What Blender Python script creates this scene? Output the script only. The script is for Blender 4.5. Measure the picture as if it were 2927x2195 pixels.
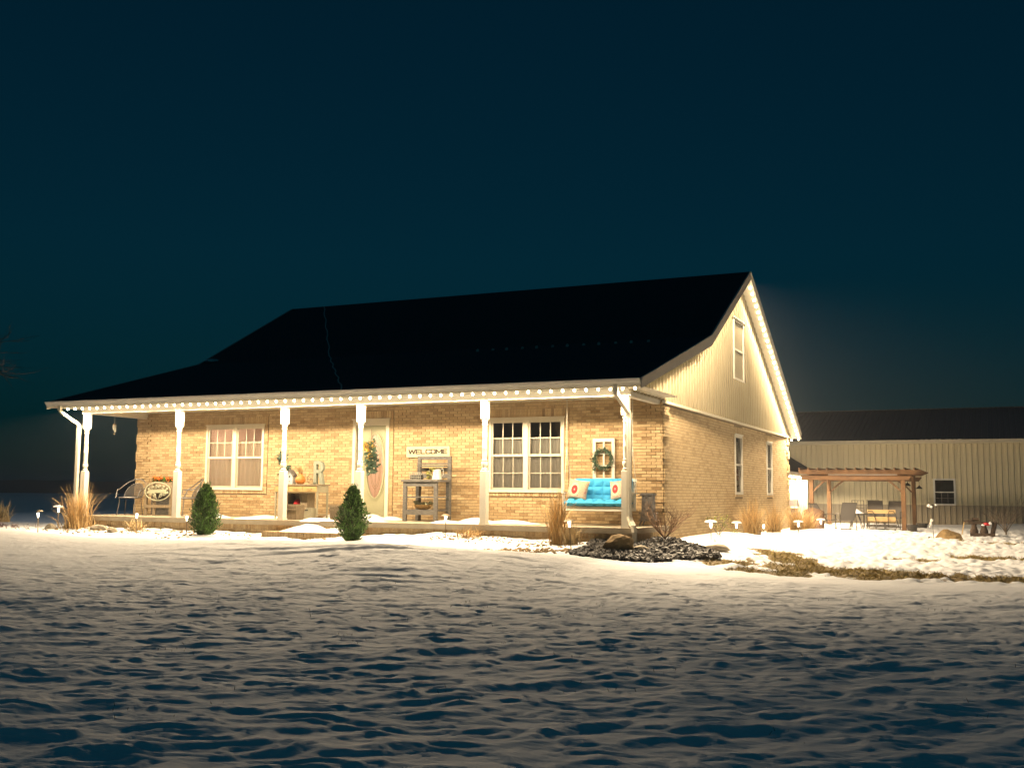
import bpy, bmesh, math, random
import numpy as np
from mathutils import Vector, Matrix, Euler

for o in list(bpy.data.objects):
    bpy.data.objects.remove(o)
R = math.radians
SC = bpy.context.scene
COL = SC.collection

# ------------------------------------------------------------------ camera
CAM = Vector((6.225, -18.364, 0.643))
yaw, pitch, roll = -0.43671, 0.10429, 0.00847
fw = Vector((math.sin(yaw) * math.cos(pitch), math.cos(yaw) * math.cos(pitch), math.sin(pitch)))
rt = Vector((math.cos(yaw), -math.sin(yaw), 0))
up = rt.cross(fw)
r2 = rt * math.cos(roll) + up * math.sin(roll)
u2 = -rt * math.sin(roll) + up * math.cos(roll)
cam = bpy.data.cameras.new('camera')
cam.sensor_width = 36.0
cam.lens = 36.0 * 2959.48 / 2927.0
cam.clip_start = 0.1
cam.clip_end = 9000
camo = bpy.data.objects.new('camera', cam)
M3 = Matrix((r2, u2, -fw)).transposed()
camo.matrix_world = Matrix.Translation(CAM) @ M3.to_4x4()
COL.objects.link(camo)
SC.camera = camo

# ------------------------------------------------------------------ night sky
W = bpy.data.worlds.new('World')
SC.world = W
W.use_nodes = True
nt = W.node_tree
bg = nt.nodes['Background']
sky = nt.nodes.new('ShaderNodeTexSky')
sky.sky_type = 'NISHITA'
sky.sun_disc = False
sky.sun_elevation = R(38)
sky.sun_rotation = R(150)
sky.altitude = 200
tint = nt.nodes.new('ShaderNodeMix')
tint.data_type = 'RGBA'
tint.blend_type = 'MULTIPLY'
tint.inputs[0].default_value = 1.0
tint.inputs[7].default_value = (0.025, 0.40, 0.47, 1)
# the night sky darkens towards the horizon haze and, softly, towards the zenith
wtc = nt.nodes.new('ShaderNodeTexCoord')
sxyz = nt.nodes.new('ShaderNodeSeparateXYZ')
wr = nt.nodes.new('ShaderNodeValToRGB')
for e_, (p_, v_) in zip([wr.color_ramp.elements[0], wr.color_ramp.elements[1], wr.color_ramp.elements.new(.06), wr.color_ramp.elements.new(.22)],
                        ((0, .17), (1, .55), (.06, .27), (.22, .52))):
    e_.position = p_
    e_.color = (v_, v_, v_, 1)
wm = nt.nodes.new('ShaderNodeMix')
wm.data_type = 'RGBA'
wm.blend_type = 'MULTIPLY'
wm.inputs[0].default_value = 1.0
nt.links.new(wtc.outputs['Generated'], sxyz.inputs[0])
nt.links.new(sxyz.outputs[2], wr.inputs[0])
nt.links.new(sky.outputs[0], wm.inputs[6])
nt.links.new(wr.outputs[0], wm.inputs[7])
nt.links.new(wm.outputs[2], tint.inputs[6])
nt.links.new(tint.outputs[2], bg.inputs[0])
bg.inputs[1].default_value = 0.05 * 0.44

# faint moonlight, the only sun
ml = bpy.data.lights.new('moon', 'SUN')
ml.energy = 0.01
ml.angle = R(0.5)
ml.color = (0.55, 0.75, 1.0)
mo = bpy.data.objects.new('moon', ml)
mo.rotation_euler = (R(50), 0, R(-60))
COL.objects.link(mo)

SC.view_settings.view_transform = 'Standard'
SC.view_settings.look = 'None'
SC.view_settings.exposure = 0.0
SC.view_settings.gamma = 1.0
SC.cycles.use_denoising = True
SC.cycles.max_bounces = 5
SC.cycles.volume_bounces = 0
SC.cycles.caustics_reflective = False
SC.cycles.caustics_refractive = False
SC.cycles.diffuse_bounces = 3
SC.cycles.transparent_max_bounces = 12
SC.cycles.sample_clamp_indirect = 4.0

LAMP_W = 59.0
LAMP_C = (1.0, .765, .49)

# ------------------------------------------------------------------ helpers
class MB:
    """collects faces; build() links them as ONE mesh object"""
    def __init__(s):
        s.v, s.f, s.c = [], [], []
    def add(s, vs, fs, c=0.5):
        o = len(s.v)
        s.v += [tuple(p) for p in vs]
        s.f += [tuple(i + o for i in f) for f in fs]
        s.c += [c] * len(fs)
        return s
    def hexa(s, b, t, c=.5):
        n = len(b)
        fs = [tuple(reversed(range(n))), tuple(range(n, 2 * n))]
        fs += [(i, (i + 1) % n, n + (i + 1) % n, n + i) for i in range(n)]
        return s.add(list(b) + list(t), fs, c)
    def box(s, x0, x1, y0, y1, z0, z1, c=.5):
        return s.hexa([(x0, y0, z0), (x1, y0, z0), (x1, y1, z0), (x0, y1, z0)],
                      [(x0, y0, z1), (x1, y0, z1), (x1, y1, z1), (x0, y1, z1)], c)
    def ob(s, ctr, size, rot=(0, 0, 0), c=.5):
        m = Euler(rot).to_matrix()
        ctr = Vector(ctr)
        a, b, d = size[0] / 2, size[1] / 2, size[2] / 2
        q = [ctr + m @ Vector(p) for p in ((-a, -b, -d), (a, -b, -d), (a, b, -d), (-a, b, -d),
                                          (-a, -b, d), (a, -b, d), (a, b, d), (-a, b, d))]
        return s.hexa(q[:4], q[4:], c)
    def bar(s, p, q, w, h, upv=(0, 0, 1), c=.5):
        p, q = Vector(p), Vector(q)
        d = (q - p).normalized()
        sd = d.cross(Vector(upv))
        if sd.length < 1e-4:
            sd = d.cross(Vector((1, 0, 0)))
        sd.normalize()
        uu = sd.cross(d)
        k = [(-1, -1), (1, -1), (1, 1), (-1, 1)]
        return s.hexa([p + sd * w / 2 * a + uu * h / 2 * b for a, b in k],
                      [q + sd * w / 2 * a + uu * h / 2 * b for a, b in k], c)
    def tube(s, pts, r, n=6, cap=True, c=.5):
        pts = [Vector(p) for p in pts]
        rs = r if isinstance(r, (list, tuple)) else [r] * len(pts)
        o = []
        prev = None
        for i, p in enumerate(pts):
            d = (pts[min(i + 1, len(pts) - 1)] - pts[max(i - 1, 0)])
            d = d.normalized() if d.length > 1e-9 else Vector((0, 0, 1))
            a = prev if prev is not None else (Vector((0, 0, 1)) if abs(d.z) < .9 else Vector((1, 0, 0)))
            sd = (a - d * a.dot(d))
            if sd.length < 1e-5:
                sd = d.orthogonal()
            sd.normalize()
            prev = sd
            t = d.cross(sd)
            for k in range(n):
                g = 2 * math.pi * k / n
                o.append(p + (sd * math.cos(g) + t * math.sin(g)) * rs[i])
        fs = []
        for i in range(len(pts) - 1):
            for k in range(n):
                fs.append((i * n + k, i * n + (k + 1) % n, (i + 1) * n + (k + 1) % n, (i + 1) * n + k))
        if cap:
            fs.append(tuple(reversed(range(n))))
            fs.append(tuple(range((len(pts) - 1) * n, len(pts) * n)))
        return s.add(o, fs, c)
    def lathe(s, prof, at=(0, 0, 0), n=16, c=.5, sq=False):
        o, fs = [], []
        for r, z in prof:
            for k in range(n):
                g = 2 * math.pi * (k + .5) / n
                o.append((at[0] + r * math.cos(g), at[1] + r * math.sin(g), at[2] + z))
        m = len(prof)
        for i in range(m - 1):
            for k in range(n):
                fs.append((i * n + k, i * n + (k + 1) % n, (i + 1) * n + (k + 1) % n, (i + 1) * n + k))
        fs.append(tuple(reversed(range(n))))
        fs.append(tuple(range((m - 1) * n, m * n)))
        return s.add(o, fs, c)
    def prism(s, pts, vec, c=.5):
        v = Vector(vec)
        return s.hexa([Vector(p) for p in pts], [Vector(p) + v for p in pts], c)
    def ring(s, ctr, a, b, w, d, n=40, ax='xz', c=.5):
        """flat elliptical ring, band width w, depth d"""
        o, fs = [], []
        for i in range(n):
            g = 2 * math.pi * i / n
            cs, sn = math.cos(g), math.sin(g)
            for (ra, rb) in ((a, b), (a + w, b + w)):
                for dd in (0, d):
                    if ax == 'xz':
                        o.append((ctr[0] + ra * cs, ctr[1] + dd, ctr[2] + rb * sn))
                    else:
                        o.append((ctr[0] + dd, ctr[1] + ra * cs, ctr[2] + rb * sn))
        for i in range(n):
            j = (i + 1) % n
            a0, b0 = 4 * i, 4 * j
            fs += [(a0, b0, b0 + 2, a0 + 2), (a0 + 1, a0 + 3, b0 + 3, b0 + 1),
                   (a0, a0 + 1, b0 + 1, b0), (a0 + 2, b0 + 2, b0 + 3, a0 + 3)]
        return s.add(o, fs, c)
    def blob(s, ctr, rad, seed=0, amp=.2, sub=2, flat=None, c=.5, fac=1.5):
        bm = bmesh.new()
        bmesh.ops.create_icosphere(bm, subdivisions=sub, radius=1)
        rnd = random.Random(seed)
        off = Vector((rnd.uniform(-50, 50), rnd.uniform(-50, 50), rnd.uniform(-50, 50)))
        from mathutils import noise
        vs = []
        for v in bm.verts:
            k = 1 + amp * noise.noise(v.co * fac + off) + amp * .5 * noise.noise(v.co * fac * 2.3 + off)
            p = Vector((v.co.x * rad[0] * k, v.co.y * rad[1] * k, v.co.z * rad[2] * k))
            if flat is not None and p.z < flat:
                p.z = flat
            vs.append(Vector(ctr) + p)
        fs = [tuple(v.index for v in f.verts) for f in bm.faces]
        bm.free()
        return s.add(vs, fs, c)
    def sheet(s, rows, c=.5, closed=False):
        """rows: list of equal-length point lists"""
        n = len(rows[0])
        vs = [p for r in rows for p in r]
        fs = []
        for i in range(len(rows) - 1):
            for k in range(n - 1 + (1 if closed else 0)):
                fs.append((i * n + k, i * n + (k + 1) % n, (i + 1) * n + (k + 1) % n, (i + 1) * n + k))
        return s.add(vs, fs, c)
    def mesh(s, name, m, smooth=False, normals=True):
        me = bpy.data.meshes.new(name)
        me.from_pydata(s.v, [], s.f)
        at = me.attributes.new('rnd', 'FLOAT', 'FACE')
        at.data.foreach_set('value', s.c)
        if normals:
            bm = bmesh.new()
            bm.from_mesh(me)
            bmesh.ops.recalc_face_normals(bm, faces=bm.faces)
            bm.to_mesh(me)
            bm.free()
        if m is not None:
            me.materials.append(m)
        if smooth:
            me.polygons.foreach_set('use_smooth', [True] * len(me.polygons))
            try:
                me.set_sharp_from_angle(angle=R(40))
            except Exception:
                pass
        me.update()
        return me
    def build(s, name, m, parent=None, smooth=False, label=None, normals=True, world=False, kind=None):
        return link(name, s.mesh(name, m, smooth, normals), parent, label, world, kind)

def wloc(o):
    p = Vector((0, 0, 0))
    while o is not None:
        p += o.location
        o = o.parent
    return p

def link(name, me, parent=None, label=None, world=False, kind=None):
    o = bpy.data.objects.new(name, me)
    COL.objects.link(o)
    if parent is not None:
        o.parent = parent
        if world:
            o.location = -wloc(parent)
    if label:
        o['label'] = label
    if kind:
        o['kind'] = kind
    return o

def tag(o, label, cat, group=None, kind=None):
    o['label'] = label
    o['category'] = cat
    if group:
        o['group'] = group
    if kind:
        o['kind'] = kind
    return o

def thing(name, label, cat, loc=(0, 0, 0), rz=0, group=None):
    o = bpy.data.objects.new(name, None)
    o.empty_display_size = .2
    COL.objects.link(o)
    o.location = loc
    o.rotation_euler = (0, 0, rz)
    return tag(o, label, cat, group)

def struct(o):
    o['kind'] = 'structure'
    return o

# ------------------------------------------------------------------ materials
def mat(name, col, rough=.6, metal=0, var=0, vscale=6, bump=0, bscale=40, rnd=None, ramt=.3, ramp=None,
        stretch=None, spec=.4, emit=None, estr=0, trans=0, dark=None):
    m = bpy.data.materials.new(name)
    m.use_nodes = True
    n, l = m.node_tree.nodes, m.node_tree.links
    b = n['Principled BSDF']
    b.inputs['Roughness'].default_value = rough
    b.inputs['Metallic'].default_value = metal
    b.inputs['Specular IOR Level'].default_value = spec
    c4 = (*col, 1)
    b.inputs['Base Color'].default_value = c4
    tc = n.new('ShaderNodeTexCoord')
    vec = tc.outputs['Object']
    if stretch:
        mp = n.new('ShaderNodeMapping')
        mp.inputs['Scale'].default_value = stretch
        l.new(vec, mp.inputs[0])
        vec = mp.outputs[0]
    cur = None
    if ramp:
        src = n.new('ShaderNodeAttribute')
        src.attribute_name = 'rnd'
        out = src.outputs['Fac']
        if rnd == 'obj':
            oi = n.new('ShaderNodeObjectInfo')
            out = oi.outputs['Random']
        cr = n.new('ShaderNodeValToRGB')
        cr.color_ramp.interpolation = 'LINEAR'
        while len(cr.color_ramp.elements) < len(ramp):
            cr.color_ramp.elements.new(.5)
        for e, (p, cc) in zip(cr.color_ramp.elements, ramp):
            e.position = p
            e.color = (*cc, 1)
        l.new(out, cr.inputs[0])
        cur = cr.outputs[0]
    elif rnd:
        if rnd == 'obj':
            oi = n.new('ShaderNodeObjectInfo')
            out = oi.outputs['Random']
        else:
            a = n.new('ShaderNodeAttribute')
            a.attribute_name = 'rnd'
            out = a.outputs['Fac']
        mr = n.new('ShaderNodeMapRange')
        mr.inputs[3].default_value = 1 - ramt
        mr.inputs[4].default_value = 1 + ramt
        l.new(out, mr.inputs[0])
        mx = n.new('ShaderNodeMix')
        mx.data_type = 'RGBA'
        mx.blend_type = 'MULTIPLY'
        mx.inputs[0].default_value = 1
        mx.inputs[6].default_value = c4
        l.new(mr.outputs[0], mx.inputs[7])
        cur = mx.outputs[2]
    if var:
        nz = n.new('ShaderNodeTexNoise')
        nz.inputs['Scale'].default_value = vscale
        nz.inputs['Detail'].default_value = 5
        nz.inputs['Roughness'].default_value = .6
        l.new(vec, nz.inputs['Vector'])
        mr = n.new('ShaderNodeMapRange')
        mr.inputs[1].default_value = .3
        mr.inputs[2].default_value = .7
        mr.inputs[3].default_value = 1 - var
        mr.inputs[4].default_value = 1 + var
        l.new(nz.outputs['Fac'], mr.inputs[0])
        mx = n.new('ShaderNodeMix')
        mx.data_type = 'RGBA'
        mx.blend_type = 'MULTIPLY'
        mx.inputs[0].default_value = 1
        if cur is None:
            mx.inputs[6].default_value = c4
        else:
            l.new(cur, mx.inputs[6])
        l.new(mr.outputs[0], mx.inputs[7])
        cur = mx.outputs[2]
    if cur is not None:
        l.new(cur, b.inputs['Base Color'])
    if bump:
        nb = n.new('ShaderNodeTexNoise')
        nb.inputs['Scale'].default_value = bscale
        nb.inputs['Detail'].default_value = 6
        l.new(vec, nb.inputs['Vector'])
        bp = n.new('ShaderNodeBump')
        bp.inputs['Strength'].default_value = bump
        bp.inputs['Distance'].default_value = .02
        l.new(nb.outputs['Fac'], bp.inputs['Height'])
        l.new(bp.outputs[0], b.inputs['Normal'])
    if emit:
        b.inputs['Emission Color'].default_value = (*emit, 1)
        b.inputs['Emission Strength'].default_value = estr
    return m

def glassmat(name, tintc=(.9, .9, .9), mixf=.02, rough=.02):
    m = bpy.data.materials.new(name)
    m.use_nodes = True
    n, l = m.node_tree.nodes, m.node_tree.links
    n.remove(n['Principled BSDF'])
    t = n.new('ShaderNodeBsdfTransparent')
    t.inputs[0].default_value = (*tintc, 1)
    g = n.new('ShaderNodeBsdfGlossy')
    g.inputs['Roughness'].default_value = rough
    fr = n.new('ShaderNodeFresnel')
    fr.inputs[0].default_value = 1.45
    ad = n.new('ShaderNodeMath')
    ad.operation = 'ADD'
    ad.inputs[1].default_value = mixf
    l.new(fr.outputs[0], ad.inputs[0])
    mx = n.new('ShaderNodeMixShader')
    l.new(ad.outputs[0], mx.inputs[0])
    l.new(t.outputs[0], mx.inputs[1])
    l.new(g.outputs[0], mx.inputs[2])
    l.new(mx.outputs[0], n['Material Output'].inputs[0])
    return m

def sheermat(name, col, alpha, lace=None):
    m = bpy.data.materials.new(name)
    m.use_nodes = True
    n, l = m.node_tree.nodes, m.node_tree.links
    n.remove(n['Principled BSDF'])
    t = n.new('ShaderNodeBsdfTransparent')
    d = n.new('ShaderNodeBsdfDiffuse')
    d.inputs[0].default_value = (*col, 1)
    tl = n.new('ShaderNodeBsdfTranslucent')
    tl.inputs[0].default_value = (*col, 1)
    m1 = n.new('ShaderNodeMixShader')
    m1.inputs[0].default_value = .4
    l.new(d.outputs[0], m1.inputs[1])
    l.new(tl.outputs[0], m1.inputs[2])
    m2 = n.new('ShaderNodeMixShader')
    m2.inputs[0].default_value = alpha
    if lace:
        tc = n.new('ShaderNodeTexCoord')
        vo = n.new('ShaderNodeTexVoronoi')
        vo.inputs['Scale'].default_value = lace
        nz = n.new('ShaderNodeTexNoise')
        nz.inputs['Scale'].default_value = 5
        l.new(tc.outputs['Object'], vo.inputs['Vector'])
        l.new(tc.outputs['Object'], nz.inputs['Vector'])
        mu = n.new('ShaderNodeMath')
        mu.operation = 'MULTIPLY_ADD'
        mu.inputs[1].default_value = -1.0
        mu.inputs[2].default_value = alpha + .35
        l.new(vo.outputs['Distance'], mu.inputs[0])
        ad = n.new('ShaderNodeMath')
        ad.operation = 'MULTIPLY_ADD'
        ad.inputs[1].default_value = .5
        ad.use_clamp = True
        l.new(nz.outputs['Fac'], ad.inputs[0])
        l.new(mu.outputs[0], ad.inputs[2])
        l.new(ad.outputs[0], m2.inputs[0])
    l.new(t.outputs[0], m2.inputs[1])
    l.new(m1.outputs[0], m2.inputs[2])
    l.new(m2.outputs[0], n['Material Output'].inputs[0])
    return m

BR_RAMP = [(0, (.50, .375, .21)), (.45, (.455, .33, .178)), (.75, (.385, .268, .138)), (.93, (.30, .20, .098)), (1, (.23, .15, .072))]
SIDE_LIT_RAMP = [(0, (.58, .445, .255)), (.6, (.54, .40, .22)), (1, (.42, .295, .155))]  # same brick made paler: the side wall's stronger light put into its colour
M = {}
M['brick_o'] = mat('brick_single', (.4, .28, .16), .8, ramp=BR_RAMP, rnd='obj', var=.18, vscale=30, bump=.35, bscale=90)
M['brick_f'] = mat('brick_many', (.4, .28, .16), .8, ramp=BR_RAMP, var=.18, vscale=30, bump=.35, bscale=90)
M['brick_o_lit'] = mat('brick_single_side_lit', (.4, .28, .16), .8, ramp=SIDE_LIT_RAMP, rnd='obj', var=.14, vscale=30, bump=.35, bscale=90)
M['brick_f_lit'] = mat('brick_many_side_lit', (.4, .28, .16), .8, ramp=SIDE_LIT_RAMP, var=.14, vscale=30, bump=.35, bscale=90)
M['mortar'] = mat('mortar', (.25, .19, .115), .9, var=.1, vscale=20, bump=.3, bscale=120)
M['white'] = mat('white_paint', (.70, .67, .58), .45, var=.05, vscale=3)
M['trim'] = mat('almond_trim', (.68, .63, .50), .4, var=.05, vscale=3)
M['rake'] = mat('taupe_trim', (.50, .46, .39), .35, var=.06)
M['siding'] = mat('almond_metal_siding', (.27, .235, .155), .35, spec=.6, var=.05, vscale=2, rnd='obj', ramt=.03)
M['shingle'] = mat('charcoal_roof', (.018, .018, .02), .8, var=.3, vscale=8, bump=.3, bscale=30)
M['concrete'] = mat('concrete', (.40, .34, .245), .85, var=.12, vscale=5, bump=.25, bscale=60)
M['glass'] = glassmat('window_glass')
M['screen'] = sheermat('insect_screen', (.30, .28, .24), .18)
M['room_warm'] = mat('warm_room_paint', (.78, .60, .46), .8)
M['room_dark'] = mat('dim_room_paint', (.20, .18, .17), .8)
M['lampon'] = mat('room_lamp_glow', (1, .9, .8), .5, emit=(1, .76, .55), estr=260)
M['spot'] = mat('downlight_glow', (1, .9, .8), .5, emit=(1, .9, .75), estr=2.5)
M['bulb'] = mat('bulb_glow', (1, .9, .7), .3, emit=(1, .80, .50), estr=44)
M['bulb_rake'] = mat('rake_bulb_glow', (1, .9, .7), .3, emit=(1, .82, .52), estr=24)
M['gutterwhite'] = mat('white_gutter_enamel', (.84, .80, .70), .35)
M['wire'] = mat('light_wire', (.75, .72, .62), .5)
M['sage'] = mat('sage_door_paint', (.33, .32, .20), .4, var=.04)
M['metal_dk'] = mat('dark_metal', (.06, .055, .05), .4, .6)
M['iron'] = mat('grey_iron_frame', (.16, .155, .15), .45, .5)
M['greywood'] = mat('weathered_grey_wood', (.12, .115, .105), .85, var=.55, vscale=9, stretch=(1.2, 8, 8), bump=.4, bscale=30)
M['tanwood'] = mat('weathered_tan_wood', (.23, .18, .115), .85, var=.35, vscale=8, stretch=(9, 9, 1), bump=.4, bscale=30)
M['drawer'] = mat('honey_wood_drawer', (.42, .29, .12), .5, var=.15, vscale=6, stretch=(1, 6, 6))
M['deskgrey'] = mat('sage_grey_paint', (.26, .24, .165), .6, var=.12)
M['letter'] = mat('grey_green_letter_paint', (.20, .22, .17), .6, var=.1)
M['sign'] = mat('cream_sign_board', (.58, .50, .32), .6, var=.06)
M['black'] = mat('black_paint', (.015, .014, .013), .6)
M['pine'] = mat('evergreen_leaf', (.050, .112, .016), .55, rnd='face', ramt=.85)
M['sagegreen'] = mat('silver_green_leaf', (.07, .12, .075), .6, rnd='face', ramt=.5)
M['straw'] = mat('dry_grass_blade', (.56, .38, .17), .7, rnd='face', ramt=.35)
M['straw_pale'] = mat('pale_dry_grass_blade', (.56, .42, .22), .7, rnd='face', ramt=.3)
M['twig'] = mat('bare_twig_bark', (.26, .165, .10), .8, rnd='face', ramt=.3)
M['twig_dk'] = mat('dark_bark', (.11, .085, .065), .85, rnd='face', ramt=.3)
M['blue'] = mat('turquoise_cushion_cloth', (.035, .33, .60), .75, var=.1, vscale=5, bump=.2, bscale=150)
M['cedar'] = mat('cedar_timber', (.115, .056, .02), .6, var=.3, vscale=5, stretch=(1, 1, 1), bump=.2, bscale=30)
M['sling'] = mat('charcoal_sling_fabric', (.09, .082, .075), .8, bump=.2, bscale=200)
M['board'] = mat('tan_wood_board', (.46, .32, .15), .6, var=.2, vscale=5, stretch=(1, 8, 8))
M['wicker'] = mat('brown_wicker', (.11, .062, .038), .8, var=.4, vscale=40, bump=.5, bscale=60)
M['shedwall'] = mat('tan_metal_panel', (.72, .65, .46), .4, spec=.5, var=.05, vscale=1.5, rnd='obj', ramt=.04)
M['shedlow'] = mat('taupe_metal_panel', (.36, .31, .23), .4, spec=.5, var=.05, vscale=1.5, rnd='obj', ramt=.05)
M['shedroof'] = mat('dark_metal_roof', (.05, .05, .052), .35, spec=.5, rnd='obj', ramt=.1)
M['rock'] = mat('sandstone_boulder', (.28, .19, .085), .85, var=.4, vscale=4, bump=.6, bscale=14)
M['rock2'] = mat('pale_limestone', (.36, .31, .23), .85, var=.25, vscale=6, bump=.5, bscale=16)
M['pebble'] = mat('dark_landscape_rock', (.042, .039, .036), .55, rnd='face', ramt=.75, var=.3, vscale=25)
M['gravel'] = mat('tan_gravel', (.34, .24, .12), .8, rnd='face', ramt=.5)
M['snowcap'] = mat('fresh_snow', (.86, .87, .89), .7, bump=.15, bscale=25)
M['bare'] = mat('dead_lawn_blade', (.36, .285, .105), .8, rnd='face', ramt=.5)
M['frost'] = mat('frosted_lamp_glass', (.85, .84, .80), .3, emit=(1, .86, .62), estr=12)
M['whitepart'] = mat('white_plastic', (.82, .80, .76), .5)
M['bronze'] = mat('bronze_lamp_metal', (.24, .18, .11), .45, .4)
M['stove'] = mat('grey_cast_iron', (.15, .145, .14), .55, .3, var=.25, vscale=12, bump=.3, bscale=40)
M['gourd'] = mat('orange_gourd_skin', (.40, .15, .03), .5, var=.3, vscale=14)
M['red'] = mat('red_enamel', (.42, .012, .02), .35)
M['orangefl'] = mat('orange_petal', (.75, .16, .02), .6, rnd='face', ramt=.5)
M['ochre'] = mat('ochre_ribbon', (.62, .40, .10), .6, rnd='face', ramt=.4)
M['galv'] = mat('galvanised_tin', (.48, .48, .42), .45, .3, var=.15)
M['wickertan'] = mat('tan_basket_weave', (.42, .26, .10), .7, var=.3, vscale=30, bump=.5, bscale=70)
M['snowblue'] = M['snowcap']
M['hill'] = mat('far_wooded_hill', (.012, .014, .014), .95)
M['verdigris'] = mat('pale_green_cast_metal', (.36, .37, .26), .6, var=.12)
M['brass'] = mat('aged_brass', (.30, .22, .10), .35, .8)
M['ochre_leaf'] = mat('yellow_green_leaf', (.22, .22, .05), .6, rnd='face', ramt=.5)
M['pale_leaf'] = mat('pale_grey_green_leaf', (.36, .38, .25), .6, rnd='face', ramt=.5)
M['bluegrey'] = mat('pale_blue_grey_paint', (.40, .44, .45), .6, var=.15)
M['purple'] = mat('dry_purple_brown_stem', (.15, .085, .075), .85, rnd='face', ramt=.5)
M['whiteframe'] = mat('white_vinyl', (.80, .79, .76), .4)
M['cover'] = mat('grey_cover', (.20, .185, .19), .8, var=.1)
M['wooddk'] = mat('dark_old_wood', (.06, .04, .028), .85, var=.4, vscale=10, bump=.4, bscale=30)
M['darkglass'] = mat('dark_window_glass', (.012, .013, .014), .06, spec=.6)
# ------------------------------------------------------------------ terrain
rng = np.random.RandomState(7)
_perm = rng.permutation(256)
_perm = np.concatenate([_perm, _perm, _perm])
_gr = rng.uniform(0, 2 * np.pi, 256)
_gx, _gy = np.cos(_gr), np.sin(_gr)
def pn(x, y, s=0):
    x = np.asarray(x, float) + s * 17.31
    y = np.asarray(y, float) + s * 9.77
    xi, yi = np.floor(x).astype(int), np.floor(y).astype(int)
    xf, yf = x - xi, y - yi
    u, v = xf ** 3 * (xf * (xf * 6 - 15) + 10), yf ** 3 * (yf * (yf * 6 - 15) + 10)
    def g(ix, iy, dx, dy):
        h = _perm[_perm[ix & 255] + (iy & 255)]
        return _gx[h] * dx + _gy[h] * dy
    a = g(xi, yi, xf, yf); b = g(xi + 1, yi, xf - 1, yf)
    c = g(xi, yi + 1, xf, yf - 1); d = g(xi + 1, yi + 1, xf - 1, yf - 1)
    return 1.5 * ((a + u * (b - a)) + v * ((c + u * (d - c)) - (a + u * (b - a))))

CP = np.array([
 (-13.5, -.2, -.22), (-10.5, -.2, -.25), (-9, -.3, -.26), (-6.7, -.9, -.36), (-4.8, -.3, -.22), (-3, -.35, -.19), (-1.5, -.35, -.26), (0, -.3, -.28),
 (-13, -1.1, -.31), (-11, -1, -.30), (-9, -1.2, -.305), (-5.2, -1.2, -.31), (-3.3, -.85, -.23), (-1.1, -.7, -.29), (-.5, -1.4, -.33),
 (-12, -2, -.37), (-9.8, -2, -.41), (-7, -2, -.40), (-4.6, -1.9, -.35), (-2.8, -1.9, -.37), (-1.3, -1.9, -.40),
 (-12.4, -3.3, -.20), (-10.8, -3.3, -.26), (-8.6, -3.3, -.275), (-6.1, -3.3, -.235), (-3.8, -3.3, -.22), (-2.1, -3.3, -.265), (-.8, -3.2, -.30),
 (.3, -2.8, -.39), (.8, -2.3, -.45), (.3, -1.3, -.36), (.2, 0, -.30), (1, .6, -.24), (.6, 1.2, -.23), (1.75, -.7, -.46), (1.5, .4, -.36), (2.1, -2, -.50),
 (.4, 3, -.29), (.9, 2.8, -.31), (.6, 5, -.30), (.4, 7, -.28), (.6, 8, -.36), (.7, 10.5, -.40), (1, 13.5, -.43), (1.5, 9.5, -.34), (1.5, 13, -.36), (.3, 15.5, -.42), (1.4, 3.3, -.30), (2.2, 4, -.46), (2.6, 8, -.48), (1.3, 6, -.36),
 (3.5, 0, -.57), (5, 0, -.585), (7, 0, -.57), (3.2, 3, -.55), (4.5, 6, -.56), (6, 10, -.57), (3.3, 18.5, -.54), (.3, 18.5, -.50), (3.4, 22.5, -.44), (.5, 22.5, -.44),
 (4.5, 14.2, -.59), (5.8, 17.5, -.60), (6.5, 20, -.61), (3.5, 30, -.61), (7, 30, -.47), (10, 10, -.58), (12, 25, -.5), (-3, 26, -.6), (14, 0, -.6),
 (-12, -5.5, -.38), (-8, -5.5, -.46), (-4, -5.5, -.47), (0, -5.2, -.55), (2.5, -4.5, -.61), (4.8, -4, -.64), (7, -4, -.61),
 (-14, -9, -.58), (-8, -7.5, -.62), (-2, -7.5, -.64), (3, -7.5, -.69), (8, -8, -.70), (-6, -10.5, -.69), (2, -10.5, -.71), (-6, -14, -.72), (2, -14, -.73), (6, -13, -.73), (10, -14, -.73), (6, -18.4, -.76), (-10, -22, -.85), (6, -28, -.95), (18, -12, -.75),
 (-14.9, .3, -.29), (-14.3, -.2, -.28), (-16, -3, -.24), (-18.9, 2, -.29), (-17, 7, -.5), (-15, 12, -.5), (-21, 9, -.56), (-20, -8, -.5), (-25, 9.5, -.45), (-29, 14, -.38), (-24, 15, -.48), (-31, 10, -.36), (-33, 20, -.30), (-27, 24, -.42), (-8, 26, -.7), (-20, 30, -.9), (-28, -18, -.9)])
def _phi(r2):
    return np.where(r2 > 1e-12, .5 * r2 * np.log(np.maximum(r2, 1e-12)), 0)
_n = len(CP)
_K = _phi((CP[:, None, 0] - CP[None, :, 0]) ** 2 + (CP[:, None, 1] - CP[None, :, 1]) ** 2) + np.eye(_n) * .02
_P = np.c_[np.ones(_n), CP[:, 0], CP[:, 1]]
_A = np.block([[_K, _P], [_P.T, np.zeros((3, 3))]])
_w = np.linalg.solve(_A, np.r_[CP[:, 2], 0, 0, 0])
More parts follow.
